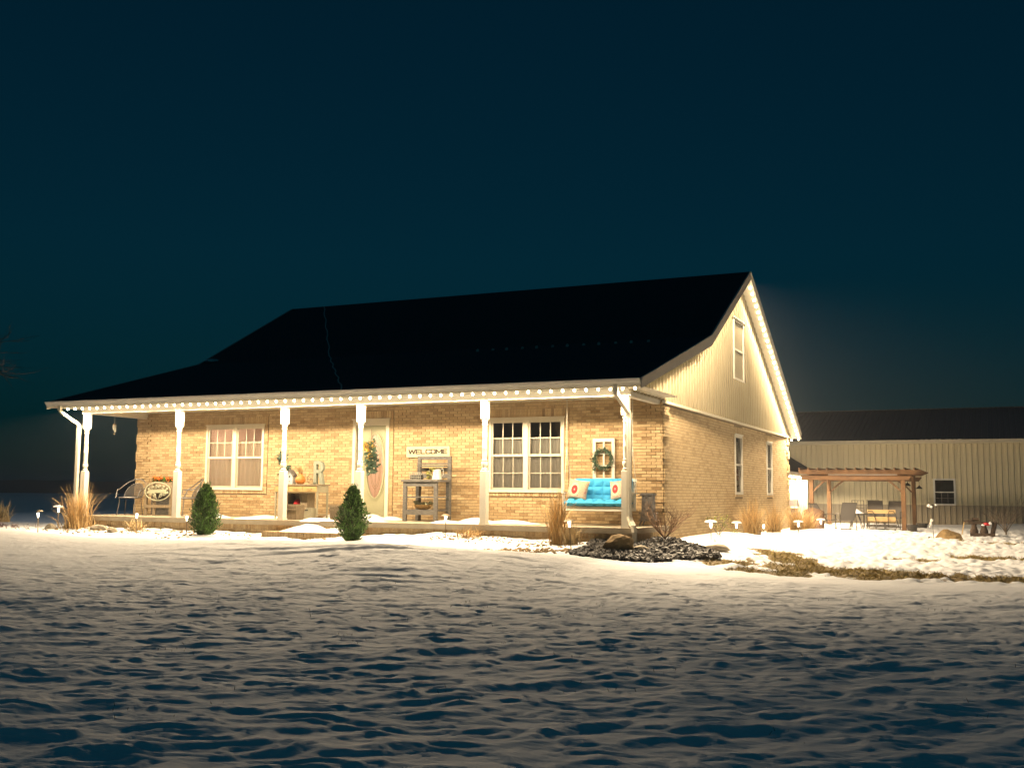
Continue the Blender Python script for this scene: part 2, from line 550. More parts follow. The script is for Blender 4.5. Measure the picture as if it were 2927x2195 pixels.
def base(x, y):
    x = np.asarray(x, float); y = np.asarray(y, float)
    sh = np.broadcast(x, y).shape
    xf = np.broadcast_to(x, sh).ravel(); yf = np.broadcast_to(y, sh).ravel()
    xc, yc = np.clip(xf, -34, 17), np.clip(yf, -27, 30)
    out = np.full(xc.shape, _w[_n]) + _w[_n + 1] * xc + _w[_n + 2] * yc
    for i in range(_n):
        out += _w[i] * _phi((xc - CP[i, 0]) ** 2 + (yc - CP[i, 1]) ** 2)
    out = np.clip(out, -1.3, -.12)
    d = np.hypot(np.maximum(np.abs(xf + 5) - 22, 0), np.maximum(np.abs(yf - 3) - 26, 0))
    k = np.clip(d / 25, 0, 1)
    k = k * k * (3 - 2 * k)
    far = -.95 - 1.2 * np.clip(d / 300, 0, 1)
    return (out * (1 - k) + far * k).reshape(sh)
def ground(x, y):
    return float(base(np.array([x]), np.array([y]))[0])

def dune(x, y, lam, th, s, a=.80, warp=1.0):
    ph = (-y * math.cos(th) + x * math.sin(th)) / lam
    ph = ph + warp * (1.10 * pn(x / (2.9 * lam), y / (1.9 * lam), s) + .30 * pn(x / (1.1 * lam), y / (.8 * lam), s + 1))
    f = ph - np.floor(ph)
    pr = np.where(f < a, (f / a) ** 1.35, np.clip((1 - f) / (1 - a), 0, 1) ** .85)
    am = np.clip(.44 + .95 * pn(x / (2.6 * lam), y / (1.6 * lam), s + 2), 0.06, 1)
    return pr * am

def scallop(x, y, su, sv, th, s):
    """wind-scooped hollows with sharp rims: lower envelope of lopsided bowls"""
    shp = np.shape(x)
    x = np.ravel(x); y = np.ravel(y)
    wx = x + .30 * sv * pn(x / (1.7 * sv), y / (1.7 * sv), s + 3)
    wy = y + .30 * sv * pn(x / (1.7 * sv), y / (1.7 * sv), s + 4)
    c, s_ = math.cos(th), math.sin(th)
    u = (wx * s_ - wy * c) / su           # grows towards the camera
    v = (wx * c + wy * s_) / sv
    iu, iv = np.floor(u).astype(int), np.floor(v).astype(int)
    best = np.full(u.shape, 9.0)
    for a in (-2, -1, 0, 1, 2):
        for b in (-2, -1, 0, 1, 2):
            cu, cv = iu + a, iv + b
            h1 = _perm[(_perm[(cu + s * 7) & 255] + cv) & 255]
            h2 = _perm[(h1 + 91) & 255]
            h3 = _perm[(h2 + 37) & 255]
            du = u - (cu + .15 + .7 * h1 / 255.0)
            dv = v - (cv + .15 + .7 * h2 / 255.0)
            k = dv * dv * 1.15 + np.where(du > 0, du * du * .80, du * du * 3.2) + .45 * h3 / 255.0
            best = np.minimum(best, k)
    return np.reshape(np.minimum(best, 1.6), shp)

def bare_mask(x, y):
    n1 = .55 * pn(x * .9, y * .55, 31) + .5 * pn(x * 2.6, y * 1.7, 32) + .3 * pn(x * 7, y * 5, 33)
    def ell(cx, cy, rx, ry, ang=0):
        c, s_ = math.cos(ang), math.sin(ang)
        dx, dy = x - cx, y - cy
        u, v = (dx * c + dy * s_) / rx, (-dx * s_ + dy * c) / ry
        return 1 - np.sqrt(u * u + v * v)
    e = np.maximum.reduce([ell(4.3, -.7, 2.4, 1.15, -.14) - .04, ell(6.6, -.9, 1.8, .75, -.05), ell(2.9, .9, .65, 1.1, .25) - .1, ell(2.35, 1.7, .6, .9, .2) - .05,
                           ell(2.0, -.9, .95, .55, .1) - .1, ell(2.9, -1.9, 1.0, .5, 0) - .05, ell(6.2, 4.9, 1.5, .9, 0) - .25, ell(6.6, 12.9, 1.9, .9, 0) - .12,
                           ell(4.8, 3.9, .9, .6, 0) - .3, ell(8.8, -.6, 2.2, 1.2, 0)])
    return np.clip((e + .55 * n1) * 3.2 + .12, 0, 1)

def relief(x, y):
    """wind-carved snow"""
    fore = np.clip((-4.4 - y) / 4.5, 0, 1)
    nearm = np.clip((-6.0 - y) / 5, 0, 1)
    band = np.clip((-2.6 - y) / 1.0, 0, 1) * np.clip((x + 8) / 5, 0, 1)
    patch = np.clip(.5 + 1.3 * pn(x * .28, y * .22, 40), 0, 1)
    sel = np.clip(.5 + 1.6 * pn(x * .30, y * .26, 45), 0, 1)      # which wind set rules where
    big = np.maximum(dune(x, y, .84, .30, 3, a=.77) * .066 * (1 - .6 * sel), dune(x + 3, y - 2, .66, .98, 8, a=.77) * .062 * (.35 + .65 * sel))
    mid = np.maximum(dune(x, y, .43, .12, 12) * .038 * (1 - .5 * sel), dune(x, y, .33, .90, 17) * .034 * (.4 + .6 * sel))
    fine = np.maximum(dune(x, y, .20, .30, 22, warp=1.3) * .017, dune(x, y, .16, .95, 24, warp=1.3) * .015) + dune(x, y, .11, .62, 27, warp=1.5) * .006
    act = y < -4.3
    sc1 = np.zeros(np.shape(x)); sc2 = np.zeros(np.shape(x))
    if np.any(act):
        sc1[act] = scallop(x[act], y[act], .60, 1.0, .74, 5)
        sc2[act] = scallop(x[act], y[act], .28, .52, .66, 9)
    zone = np.clip(.55 + 1.5 * pn(x * .24 + 3, y * .20, 46), .12, 1)
    h = fore * (.30 + .70 * nearm) * (sc1 * .066 * zone + sc2 * .027 * (1.2 - .6 * zone)) + fore * (1 - .75 * nearm) * .6 * np.maximum(big, mid) * patch + fore * fine * (.5 + .2 * nearm)
    h += band * (1 - nearm) * (dune(x, y, .80, .36, 51) * .075 * np.clip(pn(x * .5, y * .35, 52) + .35, 0, 1) + fine * .9)
    h += np.clip((-2.6 - y) / 1.0, 0, 1) * .6 * fine
    # trampled, lumpy snow in the side yard and by the porch
    yard = np.clip((x - 1.6) / 1.2, 0, 1) * np.clip((y + 2.2) / 1.2, 0, 1) * np.clip((24 - y) / 6, 0, 1)
    lum = np.abs(pn(x * 1.9, y * 1.3, 60)) * .07 + np.abs(pn(x * 4.3, y * 3.1, 61)) * .045 + pn(x * 9, y * 7, 62) * .012
    h += yard * (lum * 1.25 - .037)
    bed = np.clip((y + 2.6) / .8, 0, 1) * np.clip((.4 - y) / .5, 0, 1) + np.clip((x - .2) / .3, 0, 1) * np.clip((2.6 - x) / 1, 0, 1) * np.clip((y - .5) / 2, 0, 1)
    h += np.clip(bed, 0, 1) * (pn(x * 1.4, y * 1.8, 70) * .035 + pn(x * 4.2, y * 4.2, 71) * .018 + pn(x * 11, y * 11, 72) * .006)
    return h

def steps(parts):
    o = [parts[0][0]]
    for a, b, st0, st1 in parts:
        n = max(1, int(round(2 * (b - a) / (st0 + st1))))
        k = np.arange(1, n + 1) / n
        w = (st0 * k + (st1 - st0) * k * k / 2) / ((st0 + st1) / 2)
        o += list(a + (b - a) * w)
    return np.array(o)
XS = steps([(-900, -300, 150, 60), (-300, -40, 40, 2), (-40, -20, 2, .16), (-20, -10, .14, .06), (-10, -4, .05, .035), (-4, 7, .032, .032), (7, 9, .04, .12), (9, 20, .15, .6), (20, 300, 1, 60), (300, 900, 60, 150)])
YS = steps([(-300, -40, 60, 4), (-40, -16.5, 3, .3), (-16.5, -15.2, .1, .03), (-15.2, -9, .020, .026), (-9, -2.4, .026, .034), (-2.4, 1, .04, .06), (1, 16, .08, .12), (16, 32, .14, .5), (32, 60, .6, 3), (60, 400, 4, 60), (400, 900, 80, 150)])
GX, GY = np.meshgrid(XS, YS)
GZ = base(GX, GY) + relief(GX, GY)
BM = bare_mask(GX, GY) * np.clip((GX - 1.4) / .6, 0, 1)
GZ = GZ - .035 * np.clip(BM * 1.4, 0, 1)
# far shore bank on the left, a low snow ridge
ridge = np.clip(1 - np.abs(np.hypot(GX + 5, GY - 5) - 62) / 22, 0, 1) * np.clip((-GX - 25) / 15, 0, 1)
GZ = GZ + ridge * (.32 + .22 * pn(GX * .12, GY * .12, 80) + .12 * pn(GX * .5, GY * .5, 81))
ny, nx = GX.shape
co = np.stack([GX, GY, GZ], -1).reshape(-1, 3).astype(np.float32)
ii = np.arange(ny * nx).reshape(ny, nx)
quads = np.stack([ii[:-1, :-1], ii[:-1, 1:], ii[1:, 1:], ii[1:, :-1]], -1).reshape(-1, 4)
me = bpy.data.meshes.new('snow_ground')
me.vertices.add(len(co))
me.vertices.foreach_set('co', co.ravel())
me.loops.add(quads.size)
me.loops.foreach_set('vertex_index', quads.ravel().astype(np.int32))
me.polygons.add(len(quads))
me.polygons.foreach_set('loop_start', np.arange(0, quads.size, 4, dtype=np.int32))
me.update(calc_edges=True)
me.polygons.foreach_set('use_smooth', np.ones(len(quads), dtype=bool))
at = me.attributes.new('bare', 'FLOAT', 'POINT')
at.data.foreach_set('value', BM.ravel().astype(np.float32))
def snow_material():
    m = mat('wind_blown_snow', (.84, .855, .88), .75, spec=.25)
    n, l = m.node_tree.nodes, m.node_tree.links
    b = n['Principled BSDF']
    a = n.new('ShaderNodeAttribute'); a.attribute_name = 'bare'
    tc = n.new('ShaderNodeTexCoord')
    nz = n.new('ShaderNodeTexNoise'); nz.inputs['Scale'].default_value = 9; nz.inputs['Detail'].default_value = 6
    l.new(tc.outputs['Object'], nz.inputs['Vector'])
    cr = n.new('ShaderNodeValToRGB')
    cr.color_ramp.elements[0].position = .3; cr.color_ramp.elements[0].color = (.13, .10, .04, 1)
    cr.color_ramp.elements[1].position = .72; cr.color_ramp.elements[1].color = (.36, .26, .13, 1)
    l.new(nz.outputs['Fac'], cr.inputs[0])
    # crisp, broken edge between snow and lawn
    ad = n.new('ShaderNodeMath'); ad.operation = 'MULTIPLY_ADD'; ad.inputs[1].default_value = .9; ad.inputs[2].default_value = -.45
    l.new(nz.outputs['Fac'], ad.inputs[0])
    sm = n.new('ShaderNodeMath'); sm.operation = 'ADD'
    l.new(a.outputs['Fac'], sm.inputs[0]); l.new(ad.outputs[0], sm.inputs[1])
    mr = n.new('ShaderNodeMapRange'); mr.inputs[1].default_value = .38; mr.inputs[2].default_value = .55
    l.new(sm.outputs[0], mr.inputs[0])
    mx = n.new('ShaderNodeMix'); mx.data_type = 'RGBA'
    mx.inputs[6].default_value = (.84, .855, .88, 1)
    l.new(mr.outputs[0], mx.inputs[0]); l.new(cr.outputs[0], mx.inputs[7])
    l.new(mx.outputs[2], b.inputs['Base Color'])
    n2 = n.new('ShaderNodeTexNoise'); n2.inputs['Scale'].default_value = 26; n2.inputs['Detail'].default_value = 5
    mp = n.new('ShaderNodeMapping'); mp.inputs['Scale'].default_value = (.35, 1, 1); mp.inputs['Rotation'].default_value = (0, 0, .2)
    l.new(tc.outputs['Object'], mp.inputs[0]); l.new(mp.outputs[0], n2.inputs['Vector'])
    bp = n.new('ShaderNodeBump'); bp.inputs['Strength'].default_value = .4; bp.inputs['Distance'].default_value = .015
    n3 = n.new('ShaderNodeTexNoise'); n3.inputs['Scale'].default_value = 140; n3.inputs['Detail'].default_value = 3
    l.new(tc.outputs['Object'], n3.inputs['Vector'])
    m3 = n.new('ShaderNodeMath'); m3.operation = 'MULTIPLY_ADD'; m3.inputs[1].default_value = .22
    l.new(n3.outputs['Fac'], m3.inputs[0]); l.new(n2.outputs['Fac'], m3.inputs[2])
    l.new(m3.outputs[0], bp.inputs['Height']); l.new(bp.outputs[0], b.inputs['Normal'])
    return m
me.materials.append(snow_material())
struct(link('snow_ground', me))

# far wooded hills across the frozen water
mb = MB()
rows = [[], [], []]
for i in range(160):
    a = math.pi * (0.30 + 0.95 * i / 159)
    d = 700
    x, y = CAM.x + d * math.cos(a), CAM.y + d * math.sin(a)
    h = .47 * (11 + 5 * float(pn(i * .11, 3.3, 90)) + 1.6 * float(pn(i * .6, 1.3, 91)) + .8 * float(pn(i * 1.9, 5.3, 92)))
    rows[0].append((x, y, -6)); rows[1].append((x, y, h * .95))
    rows[2].append((CAM.x + (d + 90) * math.cos(a), CAM.y + (d + 90) * math.sin(a), h * .6))
mb.sheet(rows)
struct(mb.build('distant_hills', M['hill'], smooth=True))

# ------------------------------------------------------------------ dead lawn showing through the snow
rg = np.random.RandomState(5)
N0 = 60000
xs_, ys_ = rg.uniform(1.6, 8.5, N0), rg.uniform(-3.2, 5.8, N0)
alt = rg.rand(N0) < .12
xs_[alt], ys_[alt] = rg.uniform(4.6, 8.6, alt.sum()), rg.uniform(11.5, 14.2, alt.sum())
ks_ = bare_mask(xs_, ys_) * np.clip((xs_ - 1.4) / .6, 0, 1)
keep = (ks_ > .4) & (rg.rand(N0) < ks_)
xs_, ys_, ks_ = xs_[keep][:11000], ys_[keep][:11000], ks_[keep][:11000]
zs_ = base(xs_, ys_) + relief(xs_, ys_) - .04
random.seed(5)
mb = MB()
for x, y, z, k in zip(xs_, ys_, zs_, ks_):
    h = random.uniform(.02, .06) * (.6 + .6 * k)
    a = random.uniform(0, 6.28)
    w = random.uniform(.004, .008)
    dx, dy = math.cos(a), math.sin(a)
    lx, ly = random.uniform(-.05, .05), random.uniform(-.05, .05)
    mb.add([(x - dx * w, y - dy * w, z), (x + dx * w, y + dy * w, z), (x + lx + dx * w * .5, y + ly + dy * w * .5, z + h * .7), (x + lx * 1.8, y + ly * 1.8, z + h)],
           [(0, 1, 2, 3)], random.random())
tag(mb.build('lawn_grass', M['bare'], normals=False), 'patch of dead brown lawn grass showing through the snow', 'grass', kind='stuff')

# dry stems poking through the lawn snow
rg = np.random.RandomState(15)
cx_, cy_ = rg.uniform(-3, 6.5, 46), rg.uniform(-13.6, -3.2, 46)
sx_ = np.repeat(cx_, 7) + rg.normal(0, .16, 46 * 7)
sy_ = np.repeat(cy_, 7) + rg.normal(0, .12, 46 * 7)
sz_ = base(sx_, sy_) + relief(sx_, sy_)
mb = MB()
for x, y, z in zip(sx_, sy_, sz_):
    L = random.uniform(.012, .04)
    a = random.uniform(0, 6.28)
    b = random.uniform(.2, .9)
    p = Vector((x, y, z - .01))
    q = p + Vector((math.cos(a) * b, math.sin(a) * b, 1)).normalized() * L
    mb.tube([p, q], [.0022, .0012], 3, cap=False, c=random.random())
tag(mb.build('lawn_stems', M['twig_dk'], normals=False), 'sparse dark dry grass stems poking through the foreground snow', 'grass', kind='stuff')
# ------------------------------------------------------------------ the house
D = 1.916            # front brick wall
XR, XL = .145, -13.972
YB = 15.92           # back wall
ZB = 2.479           # top of brick on the gable side
XRK, XLK = .47, -14.43
house = thing('brick_house', 'tan brick ranch house with covered porch, black roof and glowing eave lights', 'house', (0, 0, 0))

WL = (-11.66, -9.863, .666, 2.23)      # left front window
WR = (-3.775, -2.01, .666, 2.23)       # right front window
DR = (-7.305, -6.315, .06, 2.28)       # door
S1 = (8.29, 9.13, .64, 2.18)
S2 = (12.36, 13.16, .63, 2.18)

def wall_holes(mb, put, a0, a1, z0, z1, holes):
    cuts = sorted(set([a0, a1] + [h[0] for h in holes] + [h[1] for h in holes]))
    for p, q in zip(cuts[:-1], cuts[1:]):
        hs = [h for h in holes if h[0] <= p + 1e-6 and h[1] >= q - 1e-6]
        if not hs:
            put(p, q, z0, z1)
        else:
            h = hs[0]
            if h[2] > z0: put(p, q, z0, h[2])
            if h[3] < z1: put(p, q, h[3], z1)

mb = MB()
wall_holes(mb, lambda p, q, a, b: mb.box(p, q, D + .014, D + .16, a, b), XL + .17, XR - .17, -.5, 2.60, [WL, WR, DR])
wall_holes(mb, lambda p, q, a, b: mb.box(XR - .16, XR - .016, p, q, a, b), D + .014, YB, -.6, ZB, [S1, S2])
mb.box(XL + .009, XL + .16, D + .009, YB, -.6, ZB)
mb.box(XL + .16, XR - .16, YB - .15, YB, -.6, ZB)
bw = mb.build('brick_wall', M['mortar'], house, label='tan brick wall with raised corner quoins')

# bricks: list of (axis, along0, along1, z0, z1, out)  axis F = front wall, S = side wall, ...
CH = .0635
BRK = []
def course(axis, plane, a0, a1, z0, n, L=.203, off=0, holes=(), out=lambda a, z: 0, dep=.02):
    for k in range(n):
        z = z0 + k * CH
        sh = (L / 2 if k % 2 else 0) + off
        i0 = int(math.floor((a0 - sh) / L)) - 1
        i1 = int(math.ceil((a1 - sh) / L)) + 1
        for i in range(i0, i1):
            p, q = max(a0, sh + i * L + .005), min(a1, sh + (i + 1) * L - .005)
            segs = [(p, q)]
            for h in holes:
                if z + CH - .01 > h[2] and z + .01 < h[3]:
                    ns = []
                    for (s0, s1) in segs:
                        if s1 <= h[0] or s0 >= h[1]:
                            ns.append((s0, s1)); continue
                        if s0 < h[0]: ns.append((s0, h[0]))
                        if s1 > h[1]: ns.append((h[1], s1))
                    segs = ns
            for s0, s1 in segs:
                if s1 - s0 > .025:
                    BRK.append((axis, plane, s0, s1, z + .005, z + CH - .005, out((s0 + s1) / 2, z)))
def frame_hole(h, side=.10, top=.20, bot=.10):
    return (h[0] - side - .012, h[1] + side + .012, h[2] - bot - .012, h[3] + top + .012)
def quoin(z):
    k = int(round((z - .9) / CH))
    return 0 <= (k % 7) < 4
ZQ = .908 - 7 * CH * 3
def outF(a, z):
    kk = int(math.floor((z - ZQ + .01) / CH)) % 7
    return .030 if (kk < 4 and (a < XL + .47 or a > XR - .47)) else 0
def outS(a, z):
    kk = int(math.floor((z - ZQ + .01) / CH)) % 7
    return .030 if (kk < 4 and (a < D + .36 or a > YB - .36)) else 0
Z0 = ZQ - 7 * CH * 0
nF = int((2.53 - (-.02)) / CH) + 1
def z_start(lo):
    return ZQ + math.ceil((lo - ZQ) / CH) * CH
fh = [frame_hole(WL), frame_hole(WR), (DR[0] - .11, DR[1] + .11, -.1, DR[3] + .212)]
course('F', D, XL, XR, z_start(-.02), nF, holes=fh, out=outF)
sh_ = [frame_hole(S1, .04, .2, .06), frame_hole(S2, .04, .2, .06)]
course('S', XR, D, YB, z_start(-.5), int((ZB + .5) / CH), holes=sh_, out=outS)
# soldier heads, jamb bricks, rowlock sills
def around(axis, plane, h, side, top, bot, out):
    n = max(1, int(round((h[1] - h[0] + 2 * side) / .0675)))
    w = (h[1] - h[0] + 2 * side) / n
    for i in range(n):
        a = h[0] - side + i * w
        BRK.append((axis, plane, a + .004, a + w - .004, h[3] + .006, h[3] + top, out))
        if bot:
            BRK.append((axis, plane, a + .004, a + w - .004, h[2] - bot, h[2] - .006, out))
    if side > .06:
        m = int(round((h[3] - h[2]) / .0675))
        w = (h[3] - h[2]) / m
        for i in range(m):
            z = h[2] + i * w
            BRK.append((axis, plane, h[0] - side, h[0] - .004, z + .004, z + w - .004, out))
            BRK.append((axis, plane, h[1] + .004, h[1] + side, z + .004, z + w - .004, out))
around('F', D, WL, .10, .20, .10, .014)
around('F', D, WR, .10, .20, .10, .014)
around('F', D, DR, .10, .20, 0, .014)
around('S', XR, S1, .04, .20, .06, .012)
around('S', XR, S2, .04, .20, .06, .012)
# porch skirt: rowlock course over stretchers, front and right end
YS0, XS0, XE0 = -.15, -14.02, .20
for axis, plane, a0, a1 in (('F', YS0, XS0, XE0), ('S', XE0, YS0, D)):
    n = int((a1 - a0) / .0675)
    w = (a1 - a0) / n
    for i in range(n):
        BRK.append((axis, plane, a0 + i * w + .004, a0 + (i + 1) * w - .004, -.195, -.098, 0))
    course(axis, plane, a0, a1, -.195 - 5 * CH, 5)
# step
STX0, STX1, STY = -7.86, -5.55, -.62
for axis, plane, a0, a1 in (('F', STY, STX0, STX1), ('S', STX1, STY, YS0), ('L', STX0, STY, YS0)):
    n = max(1, int((a1 - a0) / .0675))
    w = (a1 - a0) / n
    for i in range(n):
        BRK.append((axis, plane, a0 + i * w + .004, a0 + (i + 1) * w - .004, -.315, -.218, 0))
    course(axis, plane, a0, a1, -.315 - 3 * CH, 3)
n = int((STX1 - STX0) / .0675)
w = (STX1 - STX0) / n

def brick_box(b):
    axis, pl, a0, a1, z0, z1, out = b
    if axis == 'F':
        return (a0, a1, pl - out, pl + .02, z0, z1)
    if axis == 'S':
        return (pl - .02, pl + out, a0, a1, z0, z1)
    return (pl - out, pl + .02, a0, a1, z0, z1)
def brick_score(b):
    x0, x1, y0, y1, z0, z1 = brick_box(b)
    c = Vector(((x0 + x1) / 2, (y0 + y1) / 2, (z0 + z1) / 2)) - CAM
    nrm = {'F': Vector((0, -1, 0)), 'S': Vector((1, 0, 0)), 'L': Vector((-1, 0, 0))}[b[0]]
    if z1 < -.26:
        return 0
    return (b[3] - b[2]) * (z1 - z0) * max(0, -c.normalized().dot(nrm)) / c.length_squared
BRK.sort(key=brick_score, reverse=True)
random.seed(2)
cache = {}
for b in BRK[:300]:
    x0, x1, y0, y1, z0, z1 = brick_box(b)
    key = (b[0], round(b[3] - b[2], 3), round(z1 - z0, 3), b[6])
    if key not in cache:
        m_ = MB()
        m_.box(-(x1 - x0) / 2, (x1 - x0) / 2, -(y1 - y0) / 2, (y1 - y0) / 2, -(z1 - z0) / 2, (z1 - z0) / 2)
        cache[key] = m_.mesh('brick', M['brick_o_lit' if b[0] == 'S' else 'brick_o'])
    o = link('brick', cache[key], bw)
    o.location = ((x0 + x1) / 2, (y0 + y1) / 2, (z0 + z1) / 2)
for side_, mt_ in ((False, 'brick_f'), (True, 'brick_f_lit')):
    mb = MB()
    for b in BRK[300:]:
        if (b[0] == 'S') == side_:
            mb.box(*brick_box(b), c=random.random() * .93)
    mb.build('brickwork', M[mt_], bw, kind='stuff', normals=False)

# ---- porch slab, skirt core, step
mb = MB()
mb.box(XS0 - .05, XE0 + .05, YS0 - .05, D, -.09, .012)
mb.box(XS0, XE0 - .009, YS0 + .009, D, -.6, -.09)
mb.build('porch_floor', M['concrete'], house)
mb = MB()
mb.box(STX0 + .009, STX1 - .009, STY + .009, YS0 + .0, -.6, -.232)
for i in range(n):
    a = STX0 + i * w
    mb.box(a + .004, a + w - .004, STY + .021, YS0 - .002, -.235, -.216, random.random())
mb.build('porch_step', M['brick_f'], house)

# ---- posts: turned porch columns
H = 2.45
PX = [-13.693, -10.788, -7.808, -5.842, -2.93, 0.0]
mb = MB()
hw = .068
def sq(z0, z1, w0, ch=.012):
    mb.box(-w0, w0, -w0, w0, z0, z1)
    mb.hexa([(-w0, -w0, z1), (w0, -w0, z1), (w0, w0, z1), (-w0, w0, z1)],
            [(-w0 + .02, -w0 + .02, z1 + .02), (w0 - .02, -w0 + .02, z1 + .02), (w0 - .02, w0 - .02, z1 + .02), (-w0 + .02, w0 - .02, z1 + .02)])
mb.box(-hw - .012, hw + .012, -hw - .012, hw + .012, 0, .05)
sq(.05, 1.055, hw)
mb.lathe([(.048, 1.06), (.064, 1.085), (.064, 1.10), (.045, 1.12), (.045, 1.14), (.060, 1.165), (.064, 1.20), (.058, 1.235), (.046, 1.25), (.060, 1.262), (.060, 1.275),
          (.044, 1.285), (.050, 1.40), (.053, 1.50), (.056, 1.505), (.052, 1.51), (.056, 1.52), (.052, 1.53), (.048, 1.72), (.052, 1.725), (.048, 1.73), (.052, 1.745), (.047, 1.75),
          (.042, 1.96), (.060, 1.965), (.060, 1.98), (.047, 1.99), (.047, 2.02), (.060, 2.035), (.060, 2.055), (.05, 2.075)], n=20)
mb.hexa([(-.05, -.05, 2.07), (.05, -.05, 2.07), (.05, .05, 2.07), (-.05, .05, 2.07)], [(-hw, -hw, 2.09), (hw, -hw, 2.09), (hw, hw, 2.09), (-hw, hw, 2.09)])
mb.box(-hw, hw, -hw, hw, 2.09, H + .002)
pm = mb.mesh('porch_post', M['white'], smooth=True)
for x in PX:
    o = link('porch_post', pm, house)
    o.location = (x, 0, .0)

# ---- beams, ceiling, fascia, gutter
mb = MB()
mb.box(PX[0] - .12, PX[-1] + .12, -.07, .07, H, 2.588)
mb.box(PX[0] - .09, PX[0] + .05, .07, D + .02, H, 2.588)
mb.box(PX[-1] - .05, PX[-1] + .09, .07, D - .002, H, 2.588)
mb.build('porch_beam', M['white'], house)
mb = MB()
mb.box(XLK + .05, XRK - .05, -.5, D + .1, 2.59, 2.605)
for i in range(60):
    x = XLK + .1 + i * .245
    mb.box(x, x + .008, -.47, D, 2.584, 2.592)
mb.build('porch_ceiling', M['white'], house)
mb = MB()
mb.box(XLK, XRK + .01, -.53, -.5, 2.57, 2.70)
mb.build('fascia', M['trim'], house)
mb = MB()
prof = [(-.533, 2.60), (-.585, 2.60), (-.60, 2.635), (-.625, 2.66), (-.64, 2.695), (-.64, 2.712), (-.63, 2.712), (-.63, 2.70), (-.61, 2.665), (-.535, 2.665)]
mb.prism([(XLK - .01, y, z) for y, z in prof], (XRK - XLK + .02, 0, 0))
mb.build('gutter', M['gutterwhite'], house)
def downspout(pts):
    m_ = MB()
    for p, q in zip(pts[:-1], pts[1:]):
        m_.bar(p, q, .085, .065, (0, 1, 0) if abs(q[2] - p[2]) > .3 else (0, 0, 1))
    m_.tube(pts, .036, 8)
    m_.build('downspout', M['trim'], house, smooth=True)
downspout([(.0, -.56, 2.62), (.0, -.55, 2.45), (.03, -.45, 2.37), (.10, -.16, 2.14), (.105, -.12, 2.05), (.105, -.12, .22), (.15, -.16, .12), (.22, -.24, .04), (.245, -.25, -.06), (.25, -.25, -.30)])
downspout([(-14.02, -.56, 2.62), (-14.02, -.55, 2.50), (-13.99, -.46, 2.42), (-13.84, -.16, 2.20), (-13.83, -.12, 2.12), (-13.83, -.12, -.2)])

# ---- roof
YE, ZE = -.56, 2.712
YBK, ZBK = 4.591, 4.215
YRD, ZRD = 8.878, 6.541
YEB, ZEB = 16.33, 2.64
top = [(YE, ZE), (YBK, ZBK), (YRD, ZRD), (YEB, ZEB)]
mb = MB()
und = [(YEB, ZEB - .13), (YRD, ZRD - .145), (YBK + .03, ZBK - .13), (YE, ZE - .02)]
mb.prism([(XLK, y, z) for y, z in top + und], (XRK - XLK, 0, 0))
roof = mb.build('roof', M['shingle'], house)
# snow guards, the lapped seam line and a snow scrap
gm = MB().box(-.03, .03, -.02, .02, 0, .05).box(-.02, .02, -.01, .03, .05, .07).mesh('snow_guard', M['galv'])
for i in range(12):
    x = -5.2 + i * .395
    o = link('snow_guard', gm, roof)
    o.location = (x, 4.1 + .05 * (i % 2), ZBK - (4.55 - 4.1) * .294 - .02)
mb = MB()
pts = []
for i in range(30):
    t = i / 29
    y = YRD + (YE - YRD) * t
    z = (ZBK + (ZRD - ZBK) * (y - YBK) / (YRD - YBK)) if y > YBK else (ZE + (ZBK - ZE) * (y - YE) / (YBK - YE))
    x = -13.2 + (-5.95 + 13.2) * t + .03 * math.sin(i * 1.9)
    pts.append((x, y, z + .008))
mb.tube(pts, .016, 4)
mb.build('roof_cable', M['galv'], roof)
mb = MB()
mb.blob((-14.15, 4.85, 4.33), (.26, .22, .06), 3, .3, 2)
mb.build('snow_scrap', M['snowcap'], roof, smooth=True)
mb = MB()
mb.box(XLK, XRK, YEB - .02, YEB + .1, ZEB - .14, ZEB - .01)
mb.build('back_gutter', M['trim'], house)

# rake boards on both gable ends
for xs in (XRK, XLK - .028):
    mb = MB()
    segs = list(zip(top[:-1], top[1:]))
    for (y0, z0), (y1, z1) in segs:
        dn = .235 if y1 <= YRD else .19
        mb.prism([(xs, y0, z0 + .012), (xs, y1, z1 + .012), (xs, y1, z1 - dn), (xs, y0, z0 - dn * (.75 if y0 == YE else 1))], (.028, 0, 0))
        mb.prism([(xs + .028, y0, z0 + .014), (xs + .028, y1, z1 + .014), (xs + .028, y1, z1 - .045), (xs + .028, y0, z0 - .045)], (.014, 0, 0))
    mb.build('rake_board', M['rake'], house)
# gable soffit panels under the right overhang
def roof_under(y):
    for (y0, z0), (y1, z1) in zip(top[:-1], top[1:]):
        if y0 <= y <= y1:
            return z0 + (z1 - z0) * (y - y0) / (y1 - y0) - .175
    return 2.45
for xa, xb in ((XR + .02, XRK), (XLK, XL - .02)):
    y = -.45
    while y < YEB - .05:
        y2 = min(y + .20, YEB - .02)
        m_ = MB()
        za, zb = roof_under(y), roof_under(y2)
        m_.hexa([(xa, y + .005, za), (xb, y + .005, za), (xb, y2 - .005, zb), (xa, y2 - .005, zb)],
                [(xa, y + .005, za + .02), (xb, y + .005, za + .02), (xb, y2 - .005, zb + .02), (xa, y2 - .005, zb + .02)])
        if xa > 0:
            m_.build('soffit_panel', M['trim'], house)
        else:
            m_.build('soffit_panel', M['trim'], house)
        y = y2

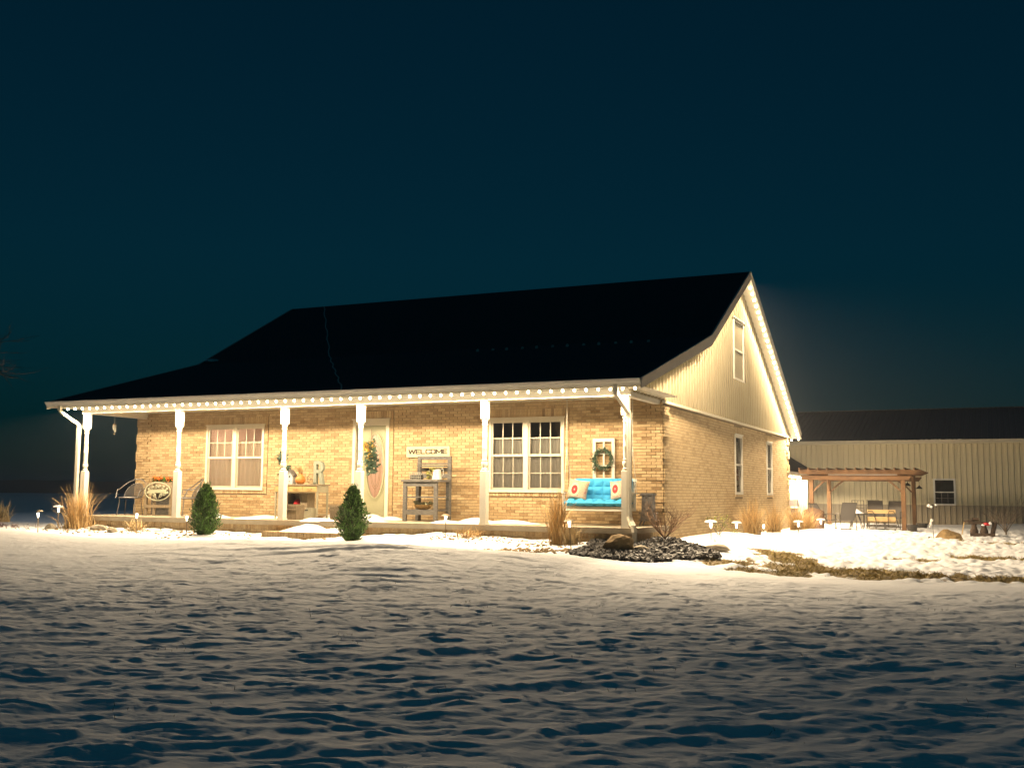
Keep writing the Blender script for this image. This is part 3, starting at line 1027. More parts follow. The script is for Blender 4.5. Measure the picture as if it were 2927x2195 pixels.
# ---- ribbed metal siding in the gable, one panel per rib
GW = (8.30, 9.50, 3.62, 5.25)
gable = MB()
yy = [-.45, YBK, YRD, YEB]
gable.prism([(XR - .03, -.42, 2.60)] + [(XR - .03, y, roof_under(y) + .03) for y in (-.42, YBK, YRD, YEB - .1)] + [(XR - .03, YEB - .1, 2.49), (XR - .03, D, 2.49), (XR - .03, D, 2.60)], (.01, 0, 0))
gb = gable.build('gable_wall', M['siding'], house)
gable = MB()
gable.prism([(XL + .02, -.42, 2.60)] + [(XL + .02, y, roof_under(y) + .03) for y in (-.42, YBK, YRD, YEB - .1)] + [(XL + .02, YEB - .1, 2.49), (XL + .02, D, 2.49), (XL + .02, D, 2.60)], (.01, 0, 0))
gable.build('gable_wall', M['siding'], house)
PITCH = .225
y = -.42
while y < YEB - .2:
    y2 = y + PITCH
    spans = []
    zlo = 2.52 if y > -.2 else 2.60
    for a, b in ((zlo, None),):
        if y2 > GW[0] and y < GW[1]:
            spans = [(zlo, GW[2]), (GW[3], None)]
        else:
            spans = [(zlo, None)]
    prof = [(0, -.018), (.006, -.018), (.016, .036), (.050, .036), (.060, -.018), (.090, -.018), (.098, 0), (.112, 0), (.118, .010), (.132, .010), (.138, 0), (.174, 0), (.180, .010), (.194, .010), (.200, 0), (.215, 0), (PITCH, -.018)]
    for lo, hi in spans:
        m_ = MB()
        r0, r1 = [], []
        for dy, dx in prof:
            yq = y + dy
            t_ = roof_under(min(yq, YEB - .03)) + .02 if hi is None else hi
            if t_ < lo + .005: t_ = lo + .005
            r0.append((XR + .004 + dx, yq, lo)); r1.append((XR + .004 + dx, yq, t_))
        m_.sheet([r0, r1])
        m_.build('siding_panel', M['siding'], gb)
    y = y2
mb = MB()
mb.box(XR + .0, XR + .05, D - .03, YEB - .1, ZB - .005, ZB + .045)
mb.box(XR + .0, XR + .05, -.42, D - .03, 2.56, 2.61)
mb.build('drip_trim', M['trim'], house)

# ---- windows
def win_front(x0, x1, z0, z1, lower_grid, name, label):
    w_ = MB()
    y0, y1 = D - .03, D + .06
    f = .055
    w_.box(x0, x0 + f, y0, y1, z0, z1)
    w_.box(x1 - f, x1, y0, y1, z0, z1)
    w_.box(x0 + f, x1 - f, y0, y1, z1 - f, z1)
    w_.box(x0 + f, x1 - f, y0, y1, z0, z0 + f * .7)
    w_.box(x0 - .02, x1 + .02, D - .045, D - .012, z1 - .003, z1 + .025)
    w_.box(x0 - .01, x1 + .01, D - .05, D - .016, z0 - .02, z0 + .012)
    xm = (x0 + x1) / 2
    w_.box(xm - .055, xm + .055, y0 - .004, y1, z0 + f * .7, z1 - f)
    root = w_.build(name, M['trim'], house, label=label)
    zm = z0 + (z1 - z0) * .49
    for a, b in ((x0 + f, xm - .055), (xm + .055, x1 - f)):
        s_ = MB()
        # upper sash in front, lower sash set back
        s_.box(a, b, D + .0, D + .03, zm - .018, zm + .03)
        s_.box(a, a + .035, D, D + .03, zm + .03, z1 - f)
        s_.box(b - .035, b, D, D + .03, zm + .03, z1 - f)
        s_.box(a + .035, b - .035, D, D + .03, z1 - f - .035, z1 - f)
        s_.box(a, a + .03, D + .03, D + .055, z0 + f * .7, zm - .018)
        s_.box(b - .03, b, D + .03, D + .055, z0 + f * .7, zm - .018)
        s_.box(a + .03, b - .03, D + .03, D + .055, z0 + f * .7, z0 + f * .7 + .04)
        s_.build('sash', M['trim'], root)
        g_ = MB()
        for k in (1, 2):
            xx = a + .035 + (b - a - .07) * k / 3
            g_.box(xx - .008, xx + .008, D + .008, D + .02, zm + .03, z1 - f - .035)
            if lower_grid:
                g_.box(xx - .008, xx + .008, D + .036, D + .046, z0 + f * .7 + .04, zm - .018)
        zz = (zm + z1 - f) / 2
        g_.box(a + .035, b - .035, D + .0075, D + .0205, zz - .008, zz + .008)
        if lower_grid:
            zz = (z0 + zm) / 2 + .01
            g_.box(a + .03, b - .03, D + .0355, D + .0465, zz - .008, zz + .008)
        g_.build('muntin', M['trim'], root)
        p_ = MB()
        p_.box(a + .03, b - .03, D + .012, D + .016, zm + .02, z1 - f - .02)
        p_.build('pane', M['glass'], root)
        p_ = MB()
        p_.box(a + .02, b - .02, D + .039, D + .043, z0 + f * .7 + .02, zm)
        p_.build('pane', M['glass'], root)
        q_ = MB()
        q_.add([(a, D + .004, z0 + f * .7), (b, D + .004, z0 + f * .7), (b, D + .004, zm - .018), (a, D + .004, zm - .018)], [(0, 1, 2, 3)])
        q_.build('insect_screen', M['screen'], root)
win_front(*WL, False, 'window', 'paired sash window with lace curtains, lit warmly from inside')
win_front(*WR, True, 'window', 'paired gridded sash window with dark room behind')

def win_side(y0, y1, z0, z1, label, blind=False):
    w_ = MB()
    f = .06
    xo, xi = XR + .015, XR - .07
    w_.box(xi, xo, y0, y0 + f, z0, z1)
    w_.box(xi, xo, y1 - f, y1, z0, z1)
    w_.box(xi, xo, y0 + f, y1 - f, z1 - f, z1)
    w_.box(xi, xo, y0 + f, y1 - f, z0, z0 + f)
    w_.box(XR - .01, XR + .035, y0 - .03, y1 + .03, z1 - .002, z1 + .03)
    zm = (z0 + z1) / 2
    w_.box(xi, xo - .02, y0 + f, y1 - f, zm - .025, zm + .025)
    root = w_.build('window', M['white'], house, label=label)
    for a, b in ((z0 + f, zm - .025), (zm + .025, z1 - f)):
        p_ = MB()
        p_.box(XR - .045, XR - .04, y0 + f, y1 - f, a, b)
        p_.build('pane', M['glass'], root)
    q_ = MB()
    if blind:
        nb = 26
        for i in range(nb):
            za = zm + .03 + (z1 - f - zm - .03) * i / nb
            q_.box(XR - .062, XR - .052, y0 + f, y1 - f, za, za + .026)
        q_.build('blind', M['trim'], root)
    else:
        for i in range(24):
            pass
        rows = []
        for j in range(2):
            rows.append([(XR - .10 + .02 * math.sin(i * 1.7), y0 + f + (y1 - y0 - 2 * f) * i / 40, (z0 + f, z1 - f)[j]) for i in range(41)])
        q_.sheet(rows)
        q_.build('curtain', M['sheer_grey'], root)
    bk = MB()
    bk.box(XR - .35, XR - .34, y0 - .1, y1 + .1, z0 - .1, z1 + .1)
    bk.build('room_back', M['room_dark'], root)
M['sheer_grey'] = sheermat('grey_sheer_curtain', (.5, .47, .40), .85)
M['sheer_white'] = sheermat('white_cafe_curtain', (.74, .71, .60), .92)
M['lace'] = sheermat('cream_lace_curtain', (.80, .68, .50), .80, lace=13)
win_side(*S1, 'narrow sash window, nearer of two in the brick side wall')
win_side(*S2, 'narrow sash window, farther of two in the brick side wall')
win_side(*GW, 'white sash window high in the gable', blind=True)

M['lace'] = sheermat('cream_lace_curtain', (.84, .74, .54), .84)
# ---- front door
dr = MB()
x0, x1, z0, z1 = DR
dr.box(x0, x0 + .075, D - .03, D + .12, z0, z1)
dr.box(x1 - .09, x1, D - .03, D + .12, z0, z1)
dr.box(x0 + .075, x1 - .09, D - .03, D + .12, z1 - .13, z1)
dr.box(x0 - .02, x1 + .02, D - .05, D - .015, z1, z1 + .03)
dr.box(x0, x1, D - .04, D + .12, z0 - .045, z0)
door = dr.build('front_door', M['trim'], house, label='sage green front door with oval glass')
OX, OZ, OA, OB = -6.72, 1.225, .235, .735
s0, s1 = x0 + .075, x1 - .09
# slab with an oval opening: fan of quads between oval and rectangle
m_ = MB()
NN = 64
rect = []
ov = []
for i in range(NN):
    g = 2 * math.pi * i / NN
    c_, s_ = math.cos(g), math.sin(g)
    ov.append((OX + OA * c_, OZ + OB * s_))
    tx = ((s1 - OX) if c_ > 0 else (OX - s0)) / max(abs(c_), 1e-6)
    tz = ((z1 - .13 - OZ) if s_ > 0 else (OZ - z0)) / max(abs(s_), 1e-6)
    t_ = min(tx, tz)
    rect.append((OX + t_ * c_, OZ + t_ * s_))
for yk in (D + .05, D + .09):
    vs = [(a, yk, b) for a, b in ov] + [(a, yk, b) for a, b in rect]
    m_.add(vs, [(i, (i + 1) % NN, NN + (i + 1) % NN, NN + i) for i in range(NN)])
m_.box(s0, s0 + .02, D + .05, D + .09, z0, z1 - .13)
m_.build('door_slab', M['sage'], door, normals=True)
m_ = MB()
m_.ring((OX, D + .028, OZ), OA - .01, OB - .01, .045, .03, 56)
m_.ring((OX, D + .04, OZ), OA + .05, OB + .05, .02, .015, 56)
for zz in (z1 - .2, z1 - .23, z0 + .14):
    m_.box(s0 + .1, s1 - .06, D + .043, D + .052, zz, zz + .012)
m_.box(s0 + .1, s0 + .112, D + .043, D + .052, z0 + .152, z1 - .23)
m_.box(s1 - .072, s1 - .06, D + .043, D + .052, z0 + .152, z1 - .23)
m_.build('door_moulding', M['sage'], door)
m_ = MB()
vs = [(OX, D + .065, OZ)] + [(OX + OA * math.cos(2 * math.pi * i / 48), D + .065, OZ + OB * math.sin(2 * math.pi * i / 48)) for i in range(48)]
m_.add(vs, [(0, 1 + i, 1 + (i + 1) % 48) for i in range(48)])
m_.build('oval_glass', M['glass'], door)
m_ = MB()
for dx, dz in ((.13, .0), (.17, 0)):
    m_.ring((OX, D + .058, OZ), OA - dx * .75, OB - dx * 1.6, .006, .008, 44)
m_.box(OX - .003, OX + .003, D + .058, D + .066, OZ - OB + .02, OZ + OB - .02)
m_.build('glass_leading', M['brass'], door)
m_ = MB()
for zz in (1.30, 1.16):
    m_.lathe([(.03, 0), (.03, .012), (.014, .02), (.014, .04), (.026, .05), (.026, .07), (.01, .078)], (0, 0, 0), 12)
    k = len(m_.v) - 7 * 12
    m_.v[k:] = [(s0 + .07 + v[0], D + .05 - v[2], zz + v[1]) for v in m_.v[k:]]
m_.build('handle', M['brass'], door, smooth=True)

# ---- rooms behind the glass
def room(x0, x1, y1, z1, m, lamp=None, spots=None, name='room'):
    m_ = MB()
    y0 = D + .17
    m_.add([(x0, y0, -.05), (x1, y0, -.05), (x1, y1, -.05), (x0, y1, -.05), (x0, y0, z1), (x1, y0, z1), (x1, y1, z1), (x0, y1, z1)],
           [(0, 1, 2, 3), (7, 6, 5, 4), (0, 3, 7, 4), (1, 5, 6, 2), (3, 2, 6, 7)])
    r_ = m_.build(name, m, house, normals=False)
    if lamp:
        for lx, ly in lamp:
            k = MB()
            k.lathe([(.16, -.06), (.17, -.03), (.10, -.005)], (lx, ly, z1), 16)
            k.build('room_lamp', M['lampon'], r_, smooth=True)
    if spots:
        for sx, sy in spots:
            k = MB()
            k.lathe([(.05, -.012), (.05, -.002)], (sx, sy, z1), 12)
            k.build('downlight', M['spot'], r_)
    return r_
rl = room(-13.2, -8.6, 6.2, 2.62, M['room_warm'], lamp=[(-11.6, 4.2), (-9.8, 4.4)])
k = MB()
k.box(-12.6, -9.0, 5.9, 6.15, 1.95, 2.15)
k.box(-12.4, -12.1, 5.2, 6.1, 1.3, 2.05)
k.box(-11.0, -9.6, 6.0, 6.18, .9, 1.75)
k.build('room_shelf', M['trim'], rl)
room(-8.0, -5.7, 5.0, 2.62, M['room_warm'], lamp=[(-6.9, 3.8)])
rr = room(-5.2, -.4, 7.2, 2.62, M['room_dark'], spots=[(-4.2, 4.0), (-3.8, 4.4), (-3.5, 3.9), (-2.9, 4.2), (-2.5, 4.2)])
k = MB()
k.box(-5.0, -4.5, 6.6, 7.1, 0, 2.0)
k.box(-4.4, -3.9, 6.9, 7.1, 1.5, 2.1)
k.build('room_cabinet', M['board'], rr)

# ---- curtains (hang inside the windows)
def curtain(x0, x1, z0, z1, m, seed, label, amp=.018, freq=34):
    y = D + .115
    c = thing('curtain', label, 'curtain', ((x0 + x1) / 2, y, z0))
    rs = random.Random(seed)
    ph = rs.uniform(0, 6)
    k = MB()
    rows = []
    for j in range(7):
        t = j / 6
        rows.append([((x0 - x1) / 2 + (x1 - x0) * i / 70, amp * math.sin((x1 - x0) * i / 70 * freq + ph + .8 * math.sin(i * .13 + t)) * (1.1 - .5 * t), (z1 - z0) * t) for i in range(71)])
    k.sheet(rows)
    k.build('cloth', m, c, smooth=True, normals=False)
    k = MB()
    k.tube([((x0 - x1) / 2 - .02, 0, z1 - z0 + .005), ((x1 - x0) / 2 + .02, 0, z1 - z0 + .005)], .008, 6)
    k.build('rod', M['trim'], c)
xm = (WL[0] + WL[1]) / 2
curtain(WL[0] + .04, xm - .03, .69, 1.84, M['lace'], 1, 'cream lace curtain in the left half of the window near the desk', .03, 40)
curtain(xm + .03, WL[1] - .04, .69, 1.84, M['lace'], 2, 'cream lace curtain in the right half of the window near the desk', .03, 44)
xm = (WR[0] + WR[1]) / 2
curtain(WR[0] + .04, xm - .03, .69, 1.82, M['sheer_white'], 3, 'white cafe curtain in the left half of the gridded window', .022, 42)
curtain(xm + .03, WR[1] - .04, .69, 1.82, M['sheer_white'], 4, 'white cafe curtain in the right half of the gridded window', .022, 42)

# ---- light strings
bulb_mesh = None
LAMP = bpy.data.lights.new('bulb_light', 'SPOT')
LAMP.energy = LAMP_W
LAMP.color = LAMP_C
LAMP.spot_size = R(166)
LAMP.spot_blend = .08
LAMP.shadow_soft_size = .03
def light_string(label, pts, n, power=1.0, down=(0, 0, -1), tilt=0, cone=None, col=None, pitchx=0, size=1.0):
    global bulb_mesh, bulb_big
    if bulb_mesh is None:
        bm = bmesh.new()
        bmesh.ops.create_icosphere(bm, subdivisions=1, radius=.026)
        bulb_mesh = bpy.data.meshes.new('bulb')
        bm.to_mesh(bulb_mesh)
        bm.free()
        bulb_mesh.polygons.foreach_set('use_smooth', [True] * len(bulb_mesh.polygons))
        bulb_mesh.materials.append(M['bulb'])
        bulb_big = bulb_mesh.copy()
        bulb_big.materials[0] = M['bulb_rake']
    pts = [Vector(p) for p in pts]
    root = thing('light_string', label, 'string lights', pts[0])
    lamp = LAMP.copy()
    lamp.energy = LAMP.energy * power
    if cone:
        lamp.spot_size = R(cone)
        lamp.spot_blend = .3
    if col:
        lamp.color = col
    L = [0]
    for a, b in zip(pts[:-1], pts[1:]):
        L.append(L[-1] + (b - a).length)
    for i in range(n):
        d = L[-1] * i / (n - 1)
        for s_ in range(len(pts) - 1):
            if d <= L[s_ + 1] + 1e-6:
                break
        t = (d - L[s_]) / (L[s_ + 1] - L[s_])
        p = pts[s_].lerp(pts[s_ + 1], t)
        o = link('bulb', bulb_mesh if size == 1 else bulb_big, root)
        o.location = p - pts[0]
        o.scale = (size, size, size)
        lo = bpy.data.objects.new('bulb_light', lamp)
        COL.objects.link(lo)
        lo.parent = root
        lo.rotation_euler = (R(pitchx), R(tilt), 0)
        lo.location = p - pts[0] + Vector((0, 0, -.032 * size - .004))
    k = MB()
    off = Vector(down) * -.034
    k.tube([p - pts[0] + off for p in pts], .006, 5)
    k.build('wire', M['wire'], root)
    return root
light_string('long row of round warm bulbs under the front porch eave', [(.315, -.40, 2.548), (-14.16, -.40, 2.540)], 62)
def under(y, d=.06):
    return roof_under(y) - d
light_string('row of warm bulbs down the rear rake of the gable', [(.415, YRD + .05, under(YRD + .05)), (.415, YEB - .08, under(YEB - .08))], 31, 2.2, tilt=-24, cone=136, size=1.4)
light_string('row of warm bulbs tucked under the front rake of the gable', [(.405, YRD - .2, under(YRD - .2, .028)), (.405, YBK, under(YBK, .028)), (.405, .1, under(.1, .028))], 31, 1.85, tilt=-24, cone=136)
light_string('row of warm bulbs under the rear eave facing the shed', [(.2, YEB - .12, ZEB - .22), (-9.0, YEB - .12, ZEB - .22)], 20, 3.4, pitchx=38, cone=150)
light_string('row of cool bulbs under the rear rake of the far left gable', [(XLK + .06, YRD + .2, under(YRD + .2)), (XLK + .06, YEB - .1, under(YEB - .1))], 16, 1.5, tilt=22, cone=125, col=(.85, .93, 1.0))
# ------------------------------------------------------------------ things on the porch
FZ = .014
def shift(m_, dx=0, dy=0, dz=0, k0=0):
    m_.v[k0:] = [(a + dx, b + dy, c + dz) for a, b, c in m_.v[k0:]]

# potting bench
t = thing('potting_bench', 'weathered grey wooden potting bench under the welcome sign', 'bench', (-4.885, .85, FZ))
wd = .83
def gw(name, *boxes):
    k = MB()
    for b in boxes:
        k.box(*b, c=random.random())
    return k.build(name, M['greywood'], t)
for sx in (-1, 1):
    x = sx * (wd / 2 - .04)
    gw('leg', (x - .04, x + .04, 0, .06, 0, .84))
    gw('leg', (x - .04, x + .04, .54, .60, 0, .84))
    gw('back_post', (x - .04, x + .04, .60, .65, .0, 1.40))
gw('top', *[(-wd / 2 - .03, wd / 2 + .03, -.03 + i * .125, .09 + i * .125, .84, .885) for i in range(5)])
gw('apron', (-wd / 2 + .081, wd / 2 - .081, .002, .03, .74, .838))
gw('shelf', *[(-wd / 2 + .02, wd / 2 - .02, .065 + i * .12, .175 + i * .12, .50, .53) for i in range(4)])
gw('shelf', *[(-wd / 2 + .02, wd / 2 - .02, .065 + i * .12, .175 + i * .12, .22, .25) for i in range(4)])
gw('shelf_rail', (-wd / 2 + .081, wd / 2 - .081, .002, .03, .14, .24))
for zz, hh in ((.93, .09), (1.08, .07), (1.22, .03), (1.33, .07)):
    gw('back_slat', (-wd / 2 + .08, wd / 2 - .08, .612, .635, zz, zz + hh))
gw('upper_shelf', (-wd / 2 + .081, wd / 2 - .081, .44, .611, 1.17, 1.195))

# WELCOME sign
t = thing('welcome_sign', 'cream wooden sign reading WELCOME on the brick wall', 'sign', (-5.28, D - .055, 1.41))
k = MB()
w2, h2, rr = .555, .245, .03
pts = []
for cx, cz, a0 in ((w2 - rr, rr, -90), (w2 - rr, h2 - rr, 0), (-w2 + rr, h2 - rr, 90), (-w2 + rr, rr, 180)):
    for i in range(5):
        a = R(a0 + i * 22.5)
        pts.append((cx + rr * math.cos(a), 0, cz + rr * math.sin(a)))
k.prism(pts, (0, .035, 0))
k.build('board', M['sign'], t)
LET = {
 'W': [[(0, 1), (.22, 0)], [(.22, 0), (.5, .9)], [(.5, .9), (.78, 0)], [(.78, 0), (1, 1)]],
 'E': [[(.08, 0), (.08, 1)], [(0, .93), (1, .93)], [(0, .5), (.9, .5)], [(0, .07), (1, .07)]],
 'L': [[(.08, 0), (.08, 1)], [(0, .07), (1, .07)]],
 'C': [[(.08, .1), (.08, .9)], [(.08, .93), (1, .93)], [(.08, .07), (1, .07)], [(.95, .75), (.95, .97)], [(.95, .03), (.95, .25)]],
 'O': [[(.08, .07), (.08, .93)], [(.04, .93), (.96, .93)], [(.04, .07), (.96, .07)], [(.92, .07), (.92, .93)]],
 'M': [[(.06, 0), (.06, 1)], [(.06, .95), (.5, .25)], [(.5, .25), (.94, .95)], [(.94, 0), (.94, 1)]]}
lw = [.165, .11, .11, .115, .12, .15, .11]
x = -.488
sc_ = .976 / (sum(lw) + 6 * .018)
for ch, wch in zip('WELCOME', lw):
    k = MB()
    for (a, b), (c, d_) in LET[ch]:
        ww = wch * sc_
        p, q = (x + a * ww, -.003, .075 + b * .10), (x + c * ww, -.003, .075 + d_ * .10)
        thick = .027 if abs(a - c) < .3 else .022
        k.bar(p, q, .006, thick, (0, 1, 0) if False else ((0, 0, 1) if abs(a - c) > .3 and abs(b - d_) < .1 else (1, 0, 0)))
    k.build('letter', M['black'], t)
    x += (wch + .018) * sc_

# watering can with trailing greenery, wire basket, bowl of greenery
def leaves(m_, ctr, rad, n, size, seed, flatz=1.0):
    rs = random.Random(seed)
    for _ in range(n):
        d = Vector((rs.gauss(0, 1), rs.gauss(0, 1), rs.gauss(0, 1))).normalized() * rs.uniform(.35, 1) 
        p = Vector(ctr) + Vector((d.x * rad[0], d.y * rad[1], d.z * rad[2]))
        a = Vector((rs.uniform(-1, 1), rs.uniform(-1, 1), rs.uniform(-.6, 1))).normalized()
        b = a.orthogonal().normalized()
        b = Matrix.Rotation(rs.uniform(0, 6.28), 3, a) @ b
        L, w_ = size * rs.uniform(.6, 1.3), size * rs.uniform(.2, .38)
        m_.add([p, p + a * L * .5 + b * w_, p + a * L, p + a * L * .5 - b * w_], [(0, 1, 2, 3)], rs.random())
t = thing('watering_can', 'galvanised watering can on the potting bench top', 'watering can', (-4.62, 1.12, FZ + .887))
k = MB(); k.lathe([(.115, 0), (.112, .02), (.085, .17), (.075, .22), (.08, .225), (.06, .225), (.06, .2)], n=20); k.build('body', M['galv'], t, smooth=True)
k = MB(); k.tube([(.08, 0, .20), (.13, 0, .24), (.155, 0, .20), (.15, 0, .12), (.105, 0, .05)], .009, 6); k.build('handle', M['galv'], t, smooth=True)
k = MB(); k.tube([(-.09, 0, .05), (-.16, 0, .13), (-.20, 0, .20)], [.02, .014, .012], 8); k.build('spout', M['galv'], t, smooth=True)
t = thing('trailing_plant', 'yellow green trailing sprig beside the watering can', 'plant', (-4.80, 1.08, FZ + .887))
k = MB(); leaves(k, (0, 0, .10), (.09, .06, .10), 90, .05, 3); leaves(k, (.1, 0, .21), (.08, .05, .03), 40, .045, 4); k.build('leaves', M['ochre_leaf'] if 'ochre_leaf' in M else M['sagegreen'], t, normals=False)
t = thing('wire_basket', 'black wire basket on the potting bench top', 'basket', (-5.12, 1.12, FZ + .887))
k = MB()
for i in range(6):
    k.box(-.13 + i * .052 - .003, -.13 + i * .052 + .003, -.08, -.074, 0, .15); k.box(-.13 + i * .052 - .003, -.13 + i * .052 + .003, .074, .08, 0, .15)
for zz in (0, .05, .10, .15):
    k.box(-.133, .133, -.082, -.072, zz, zz + .006); k.box(-.133, .133, .072, .082, zz, zz + .006); k.box(-.133, -.127, -.072, .072, zz, zz + .006); k.box(.127, .133, -.072, .072, zz, zz + .006)
k.build('wire_frame', M['galv'], t)
k = MB(); k.box(-.12, .12, -.07, .07, .008, .10); k.build('contents', M['metal_dk'], t)
t = thing('greenery_bowl', 'shallow wooden bowl of pale greenery on the bench lower shelf', 'bowl', (-4.92, 1.06, FZ + .252))
k = MB(); k.lathe([(.10, 0), (.17, .035), (.215, .10), (.205, .10), (.16, .045), (.05, .02)], n=24)
k.v = [(a, b * .62, c) for a, b, c in k.v]; k.build('bowl', M['wickertan'], t, smooth=True)
k = MB(); leaves(k, (0, 0, .115), (.21, .10, .035), 170, .05, 5); leaves(k, (-.19, 0, .13), (.06, .05, .06), 40, .05, 6); leaves(k, (.19, 0, .13), (.06, .05, .06), 40, .05, 7); k.build('greenery', M['pale_leaf'] if 'pale_leaf' in M else M['sagegreen'], t, normals=False)

# ---- console desk
t = thing('console_desk', 'sage painted console desk with two honey wood drawers', 'desk', (-8.05, .78, FZ))
k = MB(); k.box(-.60, .60, -.02, .46, .745, .775); k.build('desktop', M['tanwood'], t)
k = MB(); k.box(-.585, .585, .012, .43, .59, .744); k.build('drawer_case', M['deskgrey'], t)
for i, xa in enumerate((-.57, -.185, .195)):
    k = MB(); k.box(xa, xa + .37, -.006, .011, .605, .735); dw = k.build('drawer', M['drawer'], t)
    k = MB(); k.tube([(xa + .12, -.008, .675), (xa + .13, -.03, .665), (xa + .24, -.03, .665), (xa + .25, -.008, .675)], .008, 6); k.build('handle', M['brass'], dw)
for xa in (-.57, .57):
    for ya in (.03, .41):
        k = MB(); k.hexa([(xa - .013, ya - .013, 0), (xa + .013, ya - .013, 0), (xa + .013, ya + .013, 0), (xa - .013, ya + .013, 0)],
                         [(xa - .02, ya - .02, .59), (xa + .02, ya - .02, .59), (xa + .02, ya + .02, .59), (xa - .02, ya + .02, .59)]); k.build('leg', M['deskgrey'], t)
k = MB(); k.tube([(.57, .03, .10), (.57, .41, .10)], .008, 6); k.tube([(-.57, .03, .10), (-.57, .41, .10)], .008, 6); k.tube([(-.57, .41, .10), (.57, .41, .10)], .008, 6); k.build('stretcher', M['deskgrey'], t)

DT = FZ + .776
# letter R
t = thing('letter_r', 'large grey green letter R standing on the desk', 'letter', (-7.60, .98, DT))
k = MB()
hgt, dp = .52, .09
def pr(pts): k.prism([(a, 0, b) for a, b in pts], (0, dp, 0))
pr([(-.125, 0), (-.055, 0), (-.055, hgt), (-.125, hgt)])
pr([(-.135, 0), (-.045, 0), (-.045, .03), (-.135, .03)])
cx, cz, ro, ri = -.0, hgt - .135, .135, .065
arc = [(cx + ro * math.cos(R(a)) * .95, cz + ro * math.sin(R(a))) for a in range(90, -91, -15)]
arci = [(cx + ri * math.cos(R(a)) * .8, cz + ri * math.sin(R(a))) for a in range(90, -91, -15)]
for i in range(len(arc) - 1):
    pr([arci[i], arci[i + 1], arc[i + 1], arc[i]])
pr([(-.055, hgt - .07), (cx, hgt - .07), (cx, hgt), (-.055, hgt)])
pr([(-.055, hgt - .27), (cx, hgt - .27), (cx, hgt - .20), (-.055, hgt - .20)])
pr([(.0, hgt - .268), (.075, hgt - .235), (.135, 0), (.06, 0)])
k.build('letter_block', M['letter'], t)
# ornamental wheel
t = thing('ornamental_wheel', 'small rusty spoked wheel leaning on the desk', 'wheel', (-7.80, 1.0, DT + .115))
k = MB()
k.tube([(.105 * math.cos(a), 0, .105 * math.sin(a)) for a in [2 * math.pi * i / 32 for i in range(33)]], .009, 6); k.build('rim', M['bronze'], t, smooth=True)
k = MB()
for i in range(8):
    a = math.pi * i / 4
    k.tube([(0, 0, 0), (.1 * math.cos(a), 0, .1 * math.sin(a))], .005, 5)
k.lathe([(.02, -.02), (.02, .02)], n=10); k.build('spokes', M['bronze'], t)
# gourd vase with dry grass
t = thing('gourd_vase', 'orange gourd vase with a tuft of pale dry grass', 'vase', (-8.08, .98, DT))
k = MB(); k.lathe([(.06, 0), (.105, .04), (.12, .09), (.10, .15), (.055, .20), (.04, .24), (.05, .25), (.02, .25)], n=20)
k.v = [(a * (1 + .07 * math.sin(6 * math.atan2(b, a))), b * (1 + .07 * math.sin(6 * math.atan2(b, a))), c) for a, b, c in k.v]
k.build('gourd', M['gourd'], t, smooth=True)
def blades(m_, n, h, spread, w_, seed, r0=.03, segs=5, droop=.6, base_=(0, 0, 0), lean=(0, 0), hmin=.55):
    rs = random.Random(seed)
    for _ in range(n):
        a = rs.uniform(0, 6.283)
        q = rs.random() ** .7
        rr_ = r0 * math.sqrt(rs.random())
        b0 = Vector((base_[0] + rr_ * math.cos(rs.uniform(0, 6.28)), base_[1] + rr_ * math.sin(rs.uniform(0, 6.28)), base_[2]))
        L = h * rs.uniform(hmin, 1.05) * (1 - .25 * q)
        out = Vector((math.cos(a), math.sin(a), 0)) * spread * q + Vector((lean[0], lean[1], 0)) * rs.uniform(.3, 1)
        side = Vector((-math.sin(a + rs.uniform(-.8, .8)), math.cos(a), 0)).normalized()
        wv = w_ * rs.uniform(.7, 1.3)
        rows = []
        wob = rs.uniform(-.04, .04)
        for i in range(segs + 1):
            u = i / segs
            p = b0 + out * (u ** 1.7) + Vector((0, 0, L * (u - droop * .35 * q * u ** 3))) + side * wob * math.sin(u * 5) * h * .4
            ww = wv * (1 - u ** 2) + .0006
            rows.append([p - side * ww, p + side * ww])
        m_.sheet(rows, c=rs.random())
k = MB(); blades(k, 150, .30, .26, .004, 4, .03, base_=(0, 0, .22), droop=1.2); k.build('dry_grass', M['straw_pale'], t, normals=False)
# birdhouse
t = thing('birdhouse', 'pale blue birdhouse with a dark roof on the desk', 'birdhouse', (-8.36, .95, DT))
k = MB(); k.prism([(-.085, 0, 0), (.085, 0, 0), (.085, 0, .19), (0, 0, .30), (-.085, 0, .19)], (0, .13, 0)); k.build('body', M['bluegrey'] if 'bluegrey' in M else M['galv'], t)
k = MB()
for s_ in (-1, 1):
    k.prism([(0, -.02, .30), (0, -.02, .325), (s_ * .115, -.02, .185), (s_ * .10, -.02, .165)], (0, .17, 0))
k.build('roof', M['stove'], t)
k = MB(); k.ring((0, -.004, .17), .0, .0, .022, .006, 20); k.ring((0, -.004, .06), .0, .0, .012, .006, 12); k.build('entrance_hole', M['black'], t)
# small potted spruce sprig behind post
t = thing('potted_sprig', 'blue green spruce sprig in a pot at the desk left end', 'plant', (-8.56, 1.0, DT))
k = MB(); k.lathe([(.06, 0), (.08, .14), (.085, .14), (.07, .13)], n=16); k.build('pot', M['deskgrey'], t, smooth=True)
k = MB(); leaves(k, (0, 0, .30), (.10, .08, .16), 110, .08, 9); leaves(k, (-.06, 0, .60), (.13, .08, .14), 150, .08, 10); leaves(k, (.13, 0, .33), (.08, .06, .12), 60, .07, 11); k.tube([(0, 0, .1), (-.02, 0, .4), (-.06, 0, .65)], .008, 5); k.build('needles', M['sagegreen'], t, normals=False)
